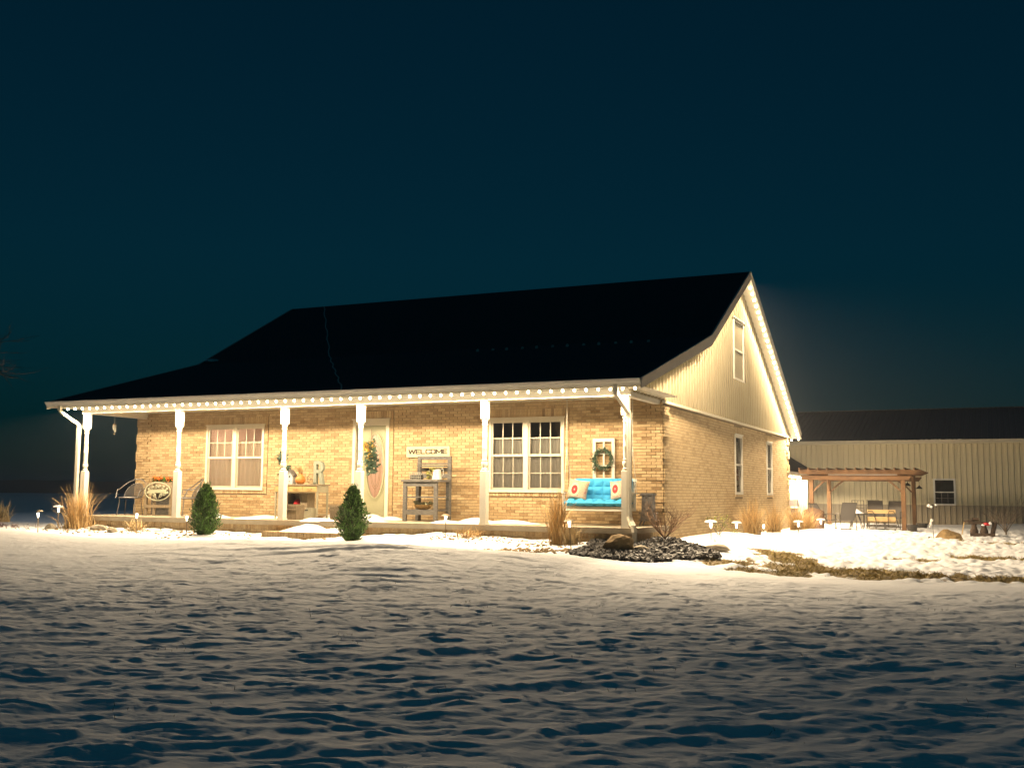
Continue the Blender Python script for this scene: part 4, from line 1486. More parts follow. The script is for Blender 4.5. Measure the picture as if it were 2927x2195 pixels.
# cubby under desk, red kettle, box, slatted crate
t = thing('wooden_cubby', 'weathered wooden cubby box under the desk', 'box', (-8.12, .92, FZ))
k = MB()
for b in ((-.28, .28, 0, .30, .555, .58), (-.28, .28, 0, .30, .0, .02), (-.28, -.255, 0, .30, .02, .555), (.10, .125, 0, .30, .02, .555), (.255, .28, .0, .30, .02, .555), (-.255, .255, .285, .30, .02, .555), (-.255, .10, .01, .29, .285, .31)):
    k.box(*b)
k.build('cubby_case', M['tanwood'], t)
k = MB(); k.box(.127, .253, .005, .02, .03, .553); k.build('panel', M['tanwood'], t)
t = thing('red_kettle', 'bright red enamel kettle inside the cubby', 'kettle', (-8.16, 1.02, FZ + .312))
k = MB(); k.lathe([(.08, 0), (.10, .02), (.10, .05), (.07, .10), (.03, .115), (.012, .12), (.012, .135)], n=20); k.build('body', M['red'], t, smooth=True)
k = MB(); k.tube([(.08, 0, .05), (.13, 0, .08), (.15, 0, .11)], [.02, .014, .01], 8); k.build('spout', M['red'], t, smooth=True)
k = MB(); k.tube([(-.07, 0, .09), (-.06, 0, .17), (0, 0, .20), (.06, 0, .17), (.07, 0, .09)], .006, 6); k.build('handle', M['iron'], t)
t = thing('storage_box', 'small square wooden box with a hand slot under the desk', 'box', (-7.70, .72, FZ))
k = MB(); k.box(-.13, .13, 0, .24, 0, .25); k.build('box_body', M['deskgrey'], t)
k = MB(); k.ob((0, -.001, .20), (.08, .008, .022)); k.build('hand_slot', M['black'], t)
def slat_crate(loc, w_, d_, h_, label, flare=.02, round_=False):
    t = thing('slat_basket', label, 'basket', loc)
    n_ = 8
    for (ax, sgn, ln) in (('x', -1, w_), ('x', 1, w_), ('y', -1, d_), ('y', 1, d_)):
        for i in range(n_):
            a = -ln / 2 + ln * i / n_
            b = a + ln / n_ - .006
            m_ = MB()
            if ax == 'x':
                yb, yt = sgn * (d_ / 2 - flare), sgn * d_ / 2
                m_.hexa([(a * .92, yb, 0), (b * .92, yb, 0), (b * .92, yb + .01, 0), (a * .92, yb + .01, 0)], [(a, yt, h_), (b, yt, h_), (b, yt + .01, h_), (a, yt + .01, h_)])
            else:
                xb, xt = sgn * (w_ / 2 - flare), sgn * w_ / 2
                m_.hexa([(xb, a * .92, 0), (xb + .01, a * .92, 0), (xb + .01, b * .92, 0), (xb, b * .92, 0)], [(xt, a, h_), (xt + .01, a, h_), (xt + .01, b, h_), (xt, b, h_)])
            m_.build('slat', M['tanwood'], t)
    m_ = MB()
    for zz, e in ((h_ * .66, .004), (h_ - .03, .012)):
        m_.box(-w_ / 2 - e, w_ / 2 + e, -d_ / 2 - e - .008, -d_ / 2 - e, zz, zz + .028); m_.box(-w_ / 2 - e, w_ / 2 + e, d_ / 2 + e + .01, d_ / 2 + e + .018, zz, zz + .028)
        m_.box(-w_ / 2 - e - .008, -w_ / 2 - e, -d_ / 2 - e, d_ / 2 + e, zz, zz + .028); m_.box(w_ / 2 + e + .01, w_ / 2 + e + .018, -d_ / 2 - e, d_ / 2 + e, zz, zz + .028)
    m_.build('band', M['tanwood'], t)
    m_ = MB(); m_.box(-w_ / 2 + .02, w_ / 2 - .02, -d_ / 2 + .02, d_ / 2 - .02, .005, .02); m_.build('bottom', M['tanwood'], t)
slat_crate((-7.80, .33, FZ), .46, .30, .33, 'slatted wooden basket beside the post below the desk')
slat_crate((-6.55, .30, FZ), .30, .28, .33, 'slatted wooden basket behind the tall evergreen shrub')

# ---- door swag
t = thing('door_swag', 'hanging swag of dried greenery and ochre ribbon on the door', 'wreath', (-6.80, D - .02, 1.05))
k = MB(); leaves(k, (0, 0, .38), (.12, .04, .42), 420, .11, 21); leaves(k, (.05, 0, .20), (.13, .04, .22), 200, .11, 22); k.build('greenery', M['sagegreen'], t, normals=False)
k = MB(); leaves(k, (-.06, -.03, .62), (.14, .04, .10), 120, .09, 23); leaves(k, (-.02, -.03, .42), (.06, .03, .25), 50, .12, 24); k.build('ribbon', M['ochre'], t, normals=False)
k = MB()
for i, (a, b) in enumerate(((.09, .30), (-.10, .15), (.05, .50), (-.06, .40), (.12, .12), (.0, .05))):
    k.blob((a, -.045, b), (.024, .02, .024), i, .05, 1)
k.build('berries', M['sign'], t, smooth=True)
k = MB(); k.box(-.012, .012, .0, .006, .70, 1.02); k.build('hanger', M['bronze'], t)

# ---- porch swing
t = thing('porch_swing', 'white wooden porch swing hanging near the downspout', 'swing', (-.86, .90, .30))
k = MB()
for i in range(5):
    k.box(-.64, .64, -.25 + i * .10, -.165 + i * .10, .05, .072)
k.build('seat', M['white'], t)
k = MB(); k.box(-.64, .64, -.275, -.252, .0, .085); k.box(-.64, .64, .24, .262, .0, .085); k.build('seat_rail', M['white'], t)
for i in range(11):
    xx = -.60 + i * .12
    k = MB(); k.hexa([(xx - .03, .26, .05), (xx + .03, .26, .05), (xx + .03, .28, .05), (xx - .03, .28, .05)], [(xx - .03, .36, .60), (xx + .03, .36, .60), (xx + .03, .38, .60), (xx - .03, .38, .60)]); k.build('back_slat', M['white'], t)
k = MB(); k.box(-.66, .66, .34, .362, .56, .63); k.box(-.66, .66, .25, .272, .10, .15); k.build('back_rail', M['white'], t)
for s_ in (-1, 1):
    k = MB(); k.box(s_ * .66 - .03, s_ * .66 + .03, -.26, .36, .33, .355); k.build('armrest', M['white'], t)
    k = MB(); k.box(s_ * .66 - .02, s_ * .66 + .02, -.24, -.20, .0, .33); k.box(s_ * .66 - .02, s_ * .66 + .02, .20, .24, .0, .33); k.build('arm_post', M['white'], t)
    k = MB(); k.tube([(s_ * .68, -.22, .05), (s_ * .69, .02, 1.25), (s_ * .69, .02, 2.28)], .006, 5); k.tube([(s_ * .68, .28, .35), (s_ * .69, .02, 1.25)], .006, 5); k.build('chain', M['galv'], t)
# cushion
def cushion_sheet(m_, w_, h_, nx_, nz_, th, place):
    """tufted pad; place(u,v,d) -> point"""
    NX, NZ = nx_ * 8, nz_ * 8
    for side in (1, -1):
        rows = []
        for j in range(NZ + 1):
            row = []
            for i in range(NX + 1):
                u, v = i / NX, j / NZ
                bu = abs(math.sin(math.pi * u * nx_)) ** .45
                bv = abs(math.sin(math.pi * v * nz_)) ** .45
                e = min(1, min(u, 1 - u) * nx_ * 3, min(v, 1 - v) * nz_ * 3) ** .5
                d = th * (.35 + .65 * min(bu, bv) * (.4 + .6 * bu * bv)) * e
                row.append(place((u - .5) * w_, v * h_, d * side))
            rows.append(row)
        m_.sheet(rows)
t = thing('swing_cushion', 'turquoise tufted cushion on the porch swing', 'cushion', (-.86, .90, .375))
k = MB(); cushion_sheet(k, 1.24, .58, 6, 2, .085, lambda a, b, d: (a, -.33 + b, .075 + d)); k.build('seat_pad', M['blue'], t, smooth=True, normals=False)
k = MB(); cushion_sheet(k, 1.20, .50, 6, 3, .05, lambda a, b, d: (a, .20 + b * .17 - d * .98, .07 + b * .98 + d * .17 * 0)); k.build('back_pad', M['blue'], t, smooth=True, normals=False)
# patterned pillows
def paisley(name, cx, cz):
    m = mat(name, (.46, .39, .26), .8)
    n, l = m.node_tree.nodes, m.node_tree.links
    b = n['Principled BSDF']
    tc = n.new('ShaderNodeTexCoord')
    nz = n.new('ShaderNodeTexNoise'); nz.inputs['Scale'].default_value = 8
    l.new(tc.outputs['Object'], nz.inputs['Vector'])
    wv = n.new('ShaderNodeTexVoronoi'); wv.inputs['Scale'].default_value = 9
    mixv = n.new('ShaderNodeMix'); mixv.data_type = 'VECTOR'; mixv.inputs[0].default_value = .08
    l.new(tc.outputs['Object'], mixv.inputs[4]); l.new(nz.outputs['Color'], mixv.inputs[5])
    l.new(mixv.outputs[1], wv.inputs['Vector'])
    sn = n.new('ShaderNodeMath'); sn.operation = 'SINE'
    mu = n.new('ShaderNodeMath'); mu.operation = 'MULTIPLY'; mu.inputs[1].default_value = 34
    l.new(wv.outputs['Distance'], mu.inputs[0]); l.new(mu.outputs[0], sn.inputs[0])
    cr = n.new('ShaderNodeValToRGB')
    els = [(0, (.46, .38, .25)), (.50, (.52, .44, .30)), (.72, (.34, .33, .18)), (.86, (.05, .22, .26)), (1, (.60, .05, .05))]
    while len(cr.color_ramp.elements) < len(els): cr.color_ramp.elements.new(.5)
    for e, (p, c) in zip(cr.color_ramp.elements, els): e.position = p; e.color = (*c, 1)
    l.new(sn.outputs[0], cr.inputs[0])
    mp = n.new('ShaderNodeMapping'); mp.inputs['Location'].default_value = (-cx / .085, 0, -cz / .12); mp.inputs['Scale'].default_value = (1 / .085, 0, 1 / .12)
    l.new(tc.outputs['Object'], mp.inputs[0])
    ln = n.new('ShaderNodeVectorMath'); ln.operation = 'LENGTH'
    l.new(mp.outputs[0], ln.inputs[0])
    c2 = n.new('ShaderNodeValToRGB'); c2.color_ramp.interpolation = 'CONSTANT'
    e2 = [(0, (.30, .34, .32)), (.07, (.50, .025, .025)), (.30, (.60, .50, .34)), (.46, (.46, .39, .26))]
    while len(c2.color_ramp.elements) < len(e2): c2.color_ramp.elements.new(.5)
    for e, (p, c) in zip(c2.color_ramp.elements, e2): e.position = p; e.color = (*c, 1)
    dv = n.new('ShaderNodeMath'); dv.operation = 'MULTIPLY'; dv.inputs[1].default_value = .4
    l.new(ln.outputs['Value'], dv.inputs[0]); l.new(dv.outputs[0], c2.inputs[0])
    gt = n.new('ShaderNodeMath'); gt.operation = 'LESS_THAN'; gt.inputs[1].default_value = .46
    l.new(dv.outputs[0], gt.inputs[0])
    mx = n.new('ShaderNodeMix'); mx.data_type = 'RGBA'
    l.new(gt.outputs[0], mx.inputs[0]); l.new(cr.outputs[0], mx.inputs[6]); l.new(c2.outputs[0], mx.inputs[7])
    l.new(mx.outputs[2], b.inputs['Base Color'])
    return m
def pillow(loc, rot, s_, m, label):
    k = MB()
    N = 18
    for side in (1, -1):
        rows = []
        for j in range(N + 1):
            row = []
            for i in range(N + 1):
                u, v = i / N * 2 - 1, j / N * 2 - 1
                e = max(0, (1 - u ** 4)) ** .5 * max(0, (1 - v ** 4)) ** .5
                pin = 1 - .10 * (1 - abs(u)) * abs(v) ** 2 - .0
                row.append((u * s_ * (1 - .09 * (1 - v * v)), side * .075 * e, v * s_ * (1 - .09 * (1 - u * u))))
            rows.append(row)
        k.sheet(rows)
    o = k.build('pillow', m, None, smooth=True, normals=False)
    o.location = loc
    o.rotation_euler = rot
    tag(o, label, 'pillow')
pillow((-1.30, .88, .70), (R(-16), R(8), R(6)), .215, paisley('paisley_cloth', -.05, -.01), 'paisley pillow with a red motif at the swing left end')
pillow((-.42, .88, .70), (R(-16), R(-9), R(-6)), .215, paisley('paisley_cloth_b', -.07, .02), 'paisley pillow with a red motif half behind the corner post')

# ---- old window frame and wreath
t = thing('old_window_frame', 'old white eight pane window frame leaning on the brick wall', 'window frame', (-1.105, D - .08, .60))
k = MB()
k.box(-.24, -.175, 0, .04, 0, 1.17); k.box(.175, .24, 0, .04, 0, 1.17); k.box(-.175, .175, 0, .04, 1.10, 1.17); k.box(-.175, .175, 0, .04, 0, .08)
k.build('frame', M['white'], t)
k = MB(); k.box(-.018, .018, .008, .03, .08, 1.10)
for zz in (.40, .68, .94):
    pass
for zz in (.33, .59, .84):
    k.box(-.175, -.019, .009, .029, zz, zz + .03); k.box(.019, .175, .009, .029, zz, zz + .03)
k.build('muntin', M['white'], t)
t = thing('green_wreath', 'round green wreath hanging on the old window frame', 'wreath', (-1.10, D - .13, 1.345))
k = MB()
rs = random.Random(8)
for i in range(520):
    a = rs.uniform(0, 6.283)
    rr_ = .185 + rs.gauss(0, .018)
    p = Vector((rr_ * math.cos(a), rs.gauss(0, .018), rr_ * math.sin(a)))
    tdir = (Vector((-math.sin(a), 0, math.cos(a))) + Vector((rs.gauss(0, .5), rs.gauss(0, .5), rs.gauss(0, .5)))).normalized()
    b_ = tdir.orthogonal().normalized()
    L = rs.uniform(.035, .065); w_ = rs.uniform(.008, .015)
    k.add([p, p + tdir * L * .5 + b_ * w_, p + tdir * L, p + tdir * L * .5 - b_ * w_], [(0, 1, 2, 3)], rs.random())
leaves(k, (-.19, 0, -.22), (.03, .02, .09), 24, .06, 12); leaves(k, (-.24, 0, -.02), (.05, .02, .05), 20, .06, 13)
k.build('foliage', M['sagegreen'], t, normals=False)
k = MB(); k.tube([(.18 * math.cos(a), .01, .18 * math.sin(a)) for a in [2 * math.pi * i / 30 for i in range(31)]], .012, 5); k.build('ring', M['twig_dk'], t)

# ---- cast iron stove
t = thing('iron_stove', 'small grey cast iron parlour stove at the porch corner', 'stove', (-.03, 1.35, FZ))
for sx in (-1, 1):
    for ya in (0, .22):
        k = MB(); k.tube([(sx * .11, .03 + ya * .9, .11), (sx * .14, .02 + ya, .05), (sx * .155, .01 + ya, 0)], [.022, .016, .02], 6); k.build('leg', M['stove'], t, smooth=True)
k = MB(); k.box(-.16, .16, -.02, .27, .10, .125); k.box(-.13, .13, 0, .25, .125, .225); k.build('ash_base', M['stove'], t)
k = MB(); k.box(-.155, .155, -.03, .27, .225, .26); k.build('hearth_ledge', M['stove'], t)
k = MB(); k.hexa([(-.11, .0, .26), (.11, 0, .26), (.11, .24, .26), (-.11, .24, .26)], [(-.105, .01, .60), (.105, .01, .60), (.105, .23, .60), (-.105, .23, .60)]); k.build('firebox', M['stove'], t)
k = MB(); k.box(-.075, .075, -.012, .0, .29, .52); k.ring((0, -.018, .55), .02, .02, .012, .012, 20); k.ring((0, -.018, .43), .03, .04, .01, .01, 20); k.build('stove_door', M['stove'], t)
k = MB(); k.box(-.13, .13, -.02, .26, .60, .625); k.box(-.11, .11, 0, .24, .625, .64); k.build('top_plate', M['stove'], t)
k = MB(); k.tube([(-.13, .1, .60), (-.2, .08, .575)], .012, 6); k.build('side_handle', M['stove'], t)

# ---- left end: two metal patio chairs and a planter bench with an oval sign
def barrel_chair(loc, rz, label):
    t = thing('metal_patio_chair', label, 'chair', loc, rz)
    k = MB(); k.lathe([(.0, .41), (.27, .41), (.285, .425), (.27, .445), (.0, .445)], n=28); k.v = [(a, b * .92, c) for a, b, c in k.v]; k.build('seat', M['iron'], t, smooth=True)
    for a in (35, 145, 215, 325):
        k = MB(); c_, s_ = math.cos(R(a)), math.sin(R(a)); k.tube([(c_ * .25, s_ * .23, .42), (c_ * .27, s_ * .25, .22), (c_ * .31, s_ * .29, 0)], .011, 6); k.build('leg', M['iron'], t)
    arc = []
    for i in range(25):
        a = R(-20 + 220 * i / 24)
        zz = .62 + .26 * max(0, math.sin(a)) ** 1.2
        arc.append((.34 * math.cos(a), .30 * math.sin(a) + .03, zz))
    k = MB(); k.tube([(.30, -.16, .42)] + arc + [(-.30, -.16, .42)], .014, 8); k.build('arm_rail', M['iron'], t, smooth=True)
    k = MB()
    inner = []
    for i in range(19):
        a = R(25 + 130 * i / 18)
        zz = .50 + .28 * math.sin(math.pi * i / 18) ** .7
        inner.append((.29 * math.cos(a), .27 * math.sin(a) + .03, zz))
    k.tube([(.24, .12, .44)] + inner + [(-.24, .12, .44)], .009, 6); k.build('back_hoop', M['iron'], t, smooth=True)
    k = MB()
    rows = [[(p[0] * .99, p[1] * .99, p[2] - .01) for p in inner], [(p[0] * .92, p[1] * .92, .445) for p in inner]]
    k.sheet(rows); k.build('mesh_back', M['mesh'], t, normals=False)
    for s_ in (-1, 1):
        k = MB(); k.tube([(s_ * .31, -.10 + .04 * math.cos(a), .50 + .045 * math.sin(a)) for a in [R(g) for g in range(0, 330, 30)]], .006, 5); k.build('scroll', M['iron'], t)
M['mesh'] = sheermat('woven_metal_mesh', (.13, .125, .12), .72)
barrel_chair((-13.15, .95, FZ), R(12), 'grey metal patio chair at the open left end of the porch')
barrel_chair((-11.45, 1.1, FZ), R(-38), 'grey metal patio chair right of the flower planter')
t = thing('planter_bench', 'weathered wooden planter bench holding orange flowers', 'planter', (-12.12, .80, FZ))
for xa in (-.39, -.13, .39):
    k = MB(); k.box(xa - .03, xa + .03, 0, .05, 0, .80); k.build('post', M['tanwood'], t)
k = MB(); k.box(-.42, .42, -.005, -.03 + .02, .19, .26); k.build('rail', M['tanwood'], t)
k = MB(); k.box(-.42, .42, .05, .34, .60, .80); k.build('trough', M['tanwood'], t)
k = MB(); k.box(-.40, .40, .20, .24, .02, .60); k.build('back_panel', M['greywood'], t)
t2 = thing('flower_cluster', 'orange and yellow autumn flowers in the planter bench', 'flowers', (-12.12, .95, FZ + .80))
k = MB(); leaves(k, (0, 0, .05), (.38, .12, .07), 260, .06, 31); k.build('leaves', M['pine'], t2, normals=False)
k = MB()
for i, xx in enumerate((-.20, -.02, .22)):
    leaves(k, (xx, -.04, .085), (.09, .08, .06), 60, .055, 33 + i)
k.build('blooms', M['orangefl'], t2, normals=False)
t2 = thing('oval_scroll_sign', 'pale green oval scrollwork plaque hanging on the planter', 'plaque', (-12.10, .755, FZ + .585))
k = MB(); k.ring((0, 0, 0), .385, .205, .022, .02, 48); k.build('rim', M['verdigris'], t2)
k = MB()
for s_ in (-1, 1):
    for (cx, cz, r_) in ((.10, -.10, .055), (.22, -.07, .05), (.05, .11, .05), (.17, .09, .05), (.28, .05, .035), (.30, -.03, .03)):
        pts = [(s_ * (cx + r_ * (1 - i / 26) * math.cos(i * .45)), .008, cz + r_ * (1 - i / 26) * math.sin(i * .45)) for i in range(22)]
        k.tube(pts, .008, 4)
    k.tube([(s_ * .02, .008, -.19), (s_ * .10, .008, -.04), (s_ * .34, .008, -.045)], .008, 4)
k.build('scrolls', M['verdigris'], t2)
k = MB(); k.box(-.27, .27, .004, .014, -.035, .045); k.build('name_band', M['verdigris'], t2)

# ---- wind chime
t = thing('wind_chime', 'thin hanging wind chime under the left end of the porch', 'wind chime', (-13.84, 1.0, 2.02))
k = MB(); k.tube([(0, 0, .57), (0, 0, .25)], .004, 4); k.tube([(0, 0, .10), (0, 0, .03)], .003, 4); k.build('cord', M['trim'], t)
k = MB(); k.lathe([(.012, .26), (.045, .235), (.045, .225)], n=14); k.lathe([(.03, 0), (.03, .008)], n=12); k.build('disc', M['tanwood'], t)
for i in range(5):
    a = 2 * math.pi * i / 5
    k = MB(); k.tube([(.036 * math.cos(a), .036 * math.sin(a), .225), (.036 * math.cos(a), .036 * math.sin(a), .05 + .015 * i)], .006, 6); k.build('chime_tube', M['galv'], t)

# ---- snow lying on porch and step
def snow_dome(m_, cx, cy, z, rx, ry, h, seed):
    rs = random.Random(seed)
    N, K = 30, 7
    ph = [rs.uniform(0, 6) for _ in range(4)]
    rows = []
    for j in range(K + 1):
        u = j / K
        row = []
        for i in range(N):
            a = 2 * math.pi * i / N
            k_ = 1 + .16 * math.sin(2 * a + ph[0]) + .10 * math.sin(3 * a + ph[1]) + .06 * math.sin(7 * a + ph[2])
            hh = h * (1 - u * u) ** 1.2 * (1 + .2 * math.sin(3 * a + 4 * u + ph[3]))
            row.append((cx + rx * k_ * u * math.cos(a), cy + ry * k_ * u * math.sin(a), z + hh - .004))
        rows.append(row)
    m_.sheet(rows, closed=True)
k = MB()
for i, (cx, cy, rx, ry, h) in enumerate(((-7.55, 1.55, .30, .25, .10), (-7.0, .9, .35, .45, .04), (-6.55, 1.6, .42, .22, .10), (-6.0, 1.55, .3, .25, .07), (-10.2, .55, .38, .35, .10), (-9.2, 1.2, .7, .4, .05), (-3.4, .6, .5, .35, .10), (-2.9, 1.1, .6, .4, .06), (-4.0, .4, .35, .25, .05), (-6.9, .05, .45, .15, .05), (-5.8, .3, .5, .3, .04), (-8.9, .2, .4, .2, .03))):
    snow_dome(k, cx, cy, FZ, rx, ry, h, i)
snow_dome(k, -6.85, -.36, -.218, .72, .19, .15, 20)
snow_dome(k, -6.1, -.37, -.218, .45, .18, .09, 21)
snow_dome(k, -6.9, -.18, .0, .30, .10, .07, 22)
tag(k.build('porch_snow', M['snowcap'], smooth=True), 'drifted snow lying on the porch floor and step', 'snow', kind='stuff')
# ------------------------------------------------------------------ garden
def G(x, y):
    return ground(x, y) + float(relief(np.array([x]), np.array([y]))[0])

# ---- dark landscape rocks (too small to tell apart singly)
rs = random.Random(12)
ico = bmesh.new(); bmesh.ops.create_icosphere(ico, subdivisions=1, radius=1)
IV = [v.co.copy() for v in ico.verts]; IF = [tuple(v.index for v in f.verts) for f in ico.faces]; ico.free()
def in_bed(x, y):
    # rounded kidney in front of the porch corner
    u, v = (x - .55) / 1.10, (y + .75) / 1.60
    a = math.atan2(v, u)
    return u * u + v * v < (1 + .12 * math.sin(3 * a + 1) + .07 * math.sin(5 * a)) ** 2
PTS = []
while len(PTS) < 1900:
    x, y = rs.uniform(-1.1, 2.6), rs.uniform(-2.9, 1.4)
    if in_bed(x, y) and not (y > -.15 and x < .28):
        PTS.append((x, y))
pz = base(np.array([p[0] for p in PTS]), np.array([p[1] for p in PTS]))
k = MB()
for (x, y), z in zip(PTS, pz):
    s_ = rs.uniform(.030, .062)
    e = Euler((rs.uniform(-.5, .5), rs.uniform(-.5, .5), rs.uniform(0, 6.28))).to_matrix()
    sc = Vector((s_ * rs.uniform(.9, 1.5), s_ * rs.uniform(.7, 1.1), s_ * rs.uniform(.45, .7)))
    jit = [1 + rs.uniform(-.15, .15) for _ in IV]
    u, v = (x - .75) / 1.45, (y + .75) / 1.75
    mound = .02 * max(0, 1 - (u * u + v * v))
    k.add([Vector((x, y, z + mound + rs.uniform(.0, .045))) + e @ Vector((q.x * sc.x * j, q.y * sc.y * j, q.z * sc.z * j)) for q, j in zip(IV, jit)], IF, rs.random() ** 1.6)
tag(k.build('rock_bed', M['pebble'], normals=False), 'bed of dark fist sized landscape rocks in front of the porch corner', 'rocks', kind='stuff')
k = MB()
for _ in range(330):
    if rs.random() < .75:
        x, y = rs.gauss(-1.1, .55), rs.gauss(-1.75, .22)
    else:
        x, y = rs.uniform(-13.5, -7.8), rs.gauss(-1.0, .35)
    z = G(x, y)
    s_ = rs.uniform(.02, .04)
    e = Euler((rs.uniform(-.5, .5), rs.uniform(-.5, .5), rs.uniform(0, 6.28))).to_matrix()
    k.add([Vector((x, y, z + .005)) + e @ Vector((q.x * s_ * 1.3, q.y * s_, q.z * s_ * .6)) for q in IV], IF, rs.random())
for _ in range(620):
    x, y = rs.uniform(-13.8, -.6), rs.uniform(-.9, -.2) - .25 * math.sin(rs.uniform(0, 3.14))
    if -8 < x < -5.4 and y > -.7:
        continue
    if math.sin(x * 1.7) + math.sin(x * .6 + 2) < -.2:
        continue
    z = G(x, y)
    s_ = rs.uniform(.012, .03)
    e = Euler((rs.uniform(-.5, .5), rs.uniform(-.5, .5), rs.uniform(0, 6.28))).to_matrix()
    k.add([Vector((x, y, z + .004)) + e @ Vector((q.x * s_ * 1.5, q.y * s_, q.z * s_ * .5)) for q in IV], IF, rs.random() * .6)
tag(k.build('bed_gravel', M['gravel'], normals=False), 'tan gravel poking through the snow along the porch bed', 'gravel', kind='stuff')

def boulder(x, y, rad, seed, m, label, cat='boulder', dz=0, rot=(0, 0, 0), amp=.32):
    k = MB(); k.blob((0, 0, 0), rad, seed, amp, 3, fac=1.1)
    # facet it
    rs_ = random.Random(seed)
    for _ in range(7):
        d = Vector((rs_.gauss(0, 1), rs_.gauss(0, 1), rs_.gauss(0, .8))).normalized()
        lim = .78 * Vector((rad[0] * d.x, rad[1] * d.y, rad[2] * d.z)).length
        nv = []
        for v in k.v:
            v = Vector(v); e = v.dot(d) - lim
            nv.append(tuple(v - d * e) if e > 0 else tuple(v))
        k.v = nv
    o = k.build('boulder', m)
    o.location = (x, y, G(x, y) + rad[2] * .35 + dz); o.rotation_euler = rot
    return tag(o, label, cat)
boulder(.32, -1.30, (.30, .22, .21), 4, M['rock'], 'tan sandstone boulder on the dark rock bed', rot=(0, R(-18), R(20)))
boulder(.62, -1.05, (.16, .12, .06), 9, M['rock2'], 'pale flat stone tucked behind the tan boulder', dz=.03)
boulder(1.60, .40, (.24, .16, .075), 6, M['rock2'], 'flat tan stone at the right end of the dark rock bed', 'stone', dz=.02, rot=(0, 0, R(10)))
boulder(4.93, 14.4, (.38, .28, .22), 11, M['rock'], 'mossy tan boulder in the side yard near the feeder pole', dz=-.02, rot=(0, R(12), 0))
boulder(-17.6, .3, (.42, .3, .16), 13, M['rock2'], 'low pale rock at the far left end of the garden bed', dz=.0)
for i, (x, y, a, b) in enumerate(((-13.6, -1.0, .17, .10), (-12.35, -.75, .30, .12), (-11.7, -1.0, .16, .08))):
    boulder(x, y, (a, b, .085), 20 + i, M['rock2'], ('small pale edging stone left of the porch skirt', 'long snowy limestone edging block before the porch skirt', 'short limestone edging block beside the yellow shrub')[i], 'stone', dz=.01)

# ---- path lights
def path_light(x, y, h, style, label, tilt=0):
    z = G(x, y) - .02
    t = thing('path_light', label, 'path light', (x, y, z), 0, 'solar path lights')
    t.rotation_euler = (0, tilt, 0)
    k = MB(); k.tube([(0, 0, 0), (0, 0, h - .11)], .010, 6); k.build('stake', M['bronze'], t)
    k = MB(); k.lathe([(.012, h - .10), (.014, h - .09), (.025, h - .02), (.026, h), (.015, h)], n=14); k.build('lens', M['frost'], t, smooth=True)
    if style in ('hat', 'snow'):
        k = MB(); k.lathe([(.105, h + .0), (.10, h + .008), (.045, h + .035), (.012, h + .045)], n=20); k.build('shade', M['bronze'], t, smooth=True)
    if style == 'snow':
        k = MB(); k.lathe([(.125, h + .012), (.13, h + .03), (.10, h + .055), (.04, h + .066)], n=16); k.build('snow_cap', M['snowcap'], t, smooth=True)
    if style == 'tilt':
        k = MB(); k.lathe([(.085, h + .03), (.08, h + .036), (.035, h + .058), (.01, h + .066)], n=18); shift(k, .045, 0, 0)
        k.build('shade', M['bronze'], t, smooth=True)
path_light(-13.07, -1.8, .46, 'tilt', 'path light with its shade knocked askew, leftmost in the bed', R(-3))
path_light(-14.28, -.2, .47, 'snow', 'path light with a thick snow disc on its shade, left of the tall tan grass', 0)
path_light(-11.08, -.9, .44, 'bare', 'path light without a shade before the yellow shrub')
path_light(-9.37, -1.2, .41, 'hat', 'path light with dark shade just left of the evergreen shrub')
path_light(-3.35, -.8, .43, 'hat', 'path light with dark shade between the potting bench and a post')
path_light(-.53, -1.4, .52, 'hat', 'path light with dark shade in front of the porch swing', R(-4))
path_light(.88, 2.8, .37, 'snow', 'snow topped path light by the bare rose, nearest the house corner')
path_light(.45, 7.0, .23, 'snow', 'snow topped path light between the rose and the side wall grasses')
path_light(.62, 9.4, .22, 'bare', 'low path light buried among the tan grasses by the side wall')
path_light(1.50, 9.5, .29, 'snow', 'snow topped path light before the reddish grass at the far house corner')
path_light(1.55, 13.0, .27, 'snow', 'snow topped path light beside the lounge chair')

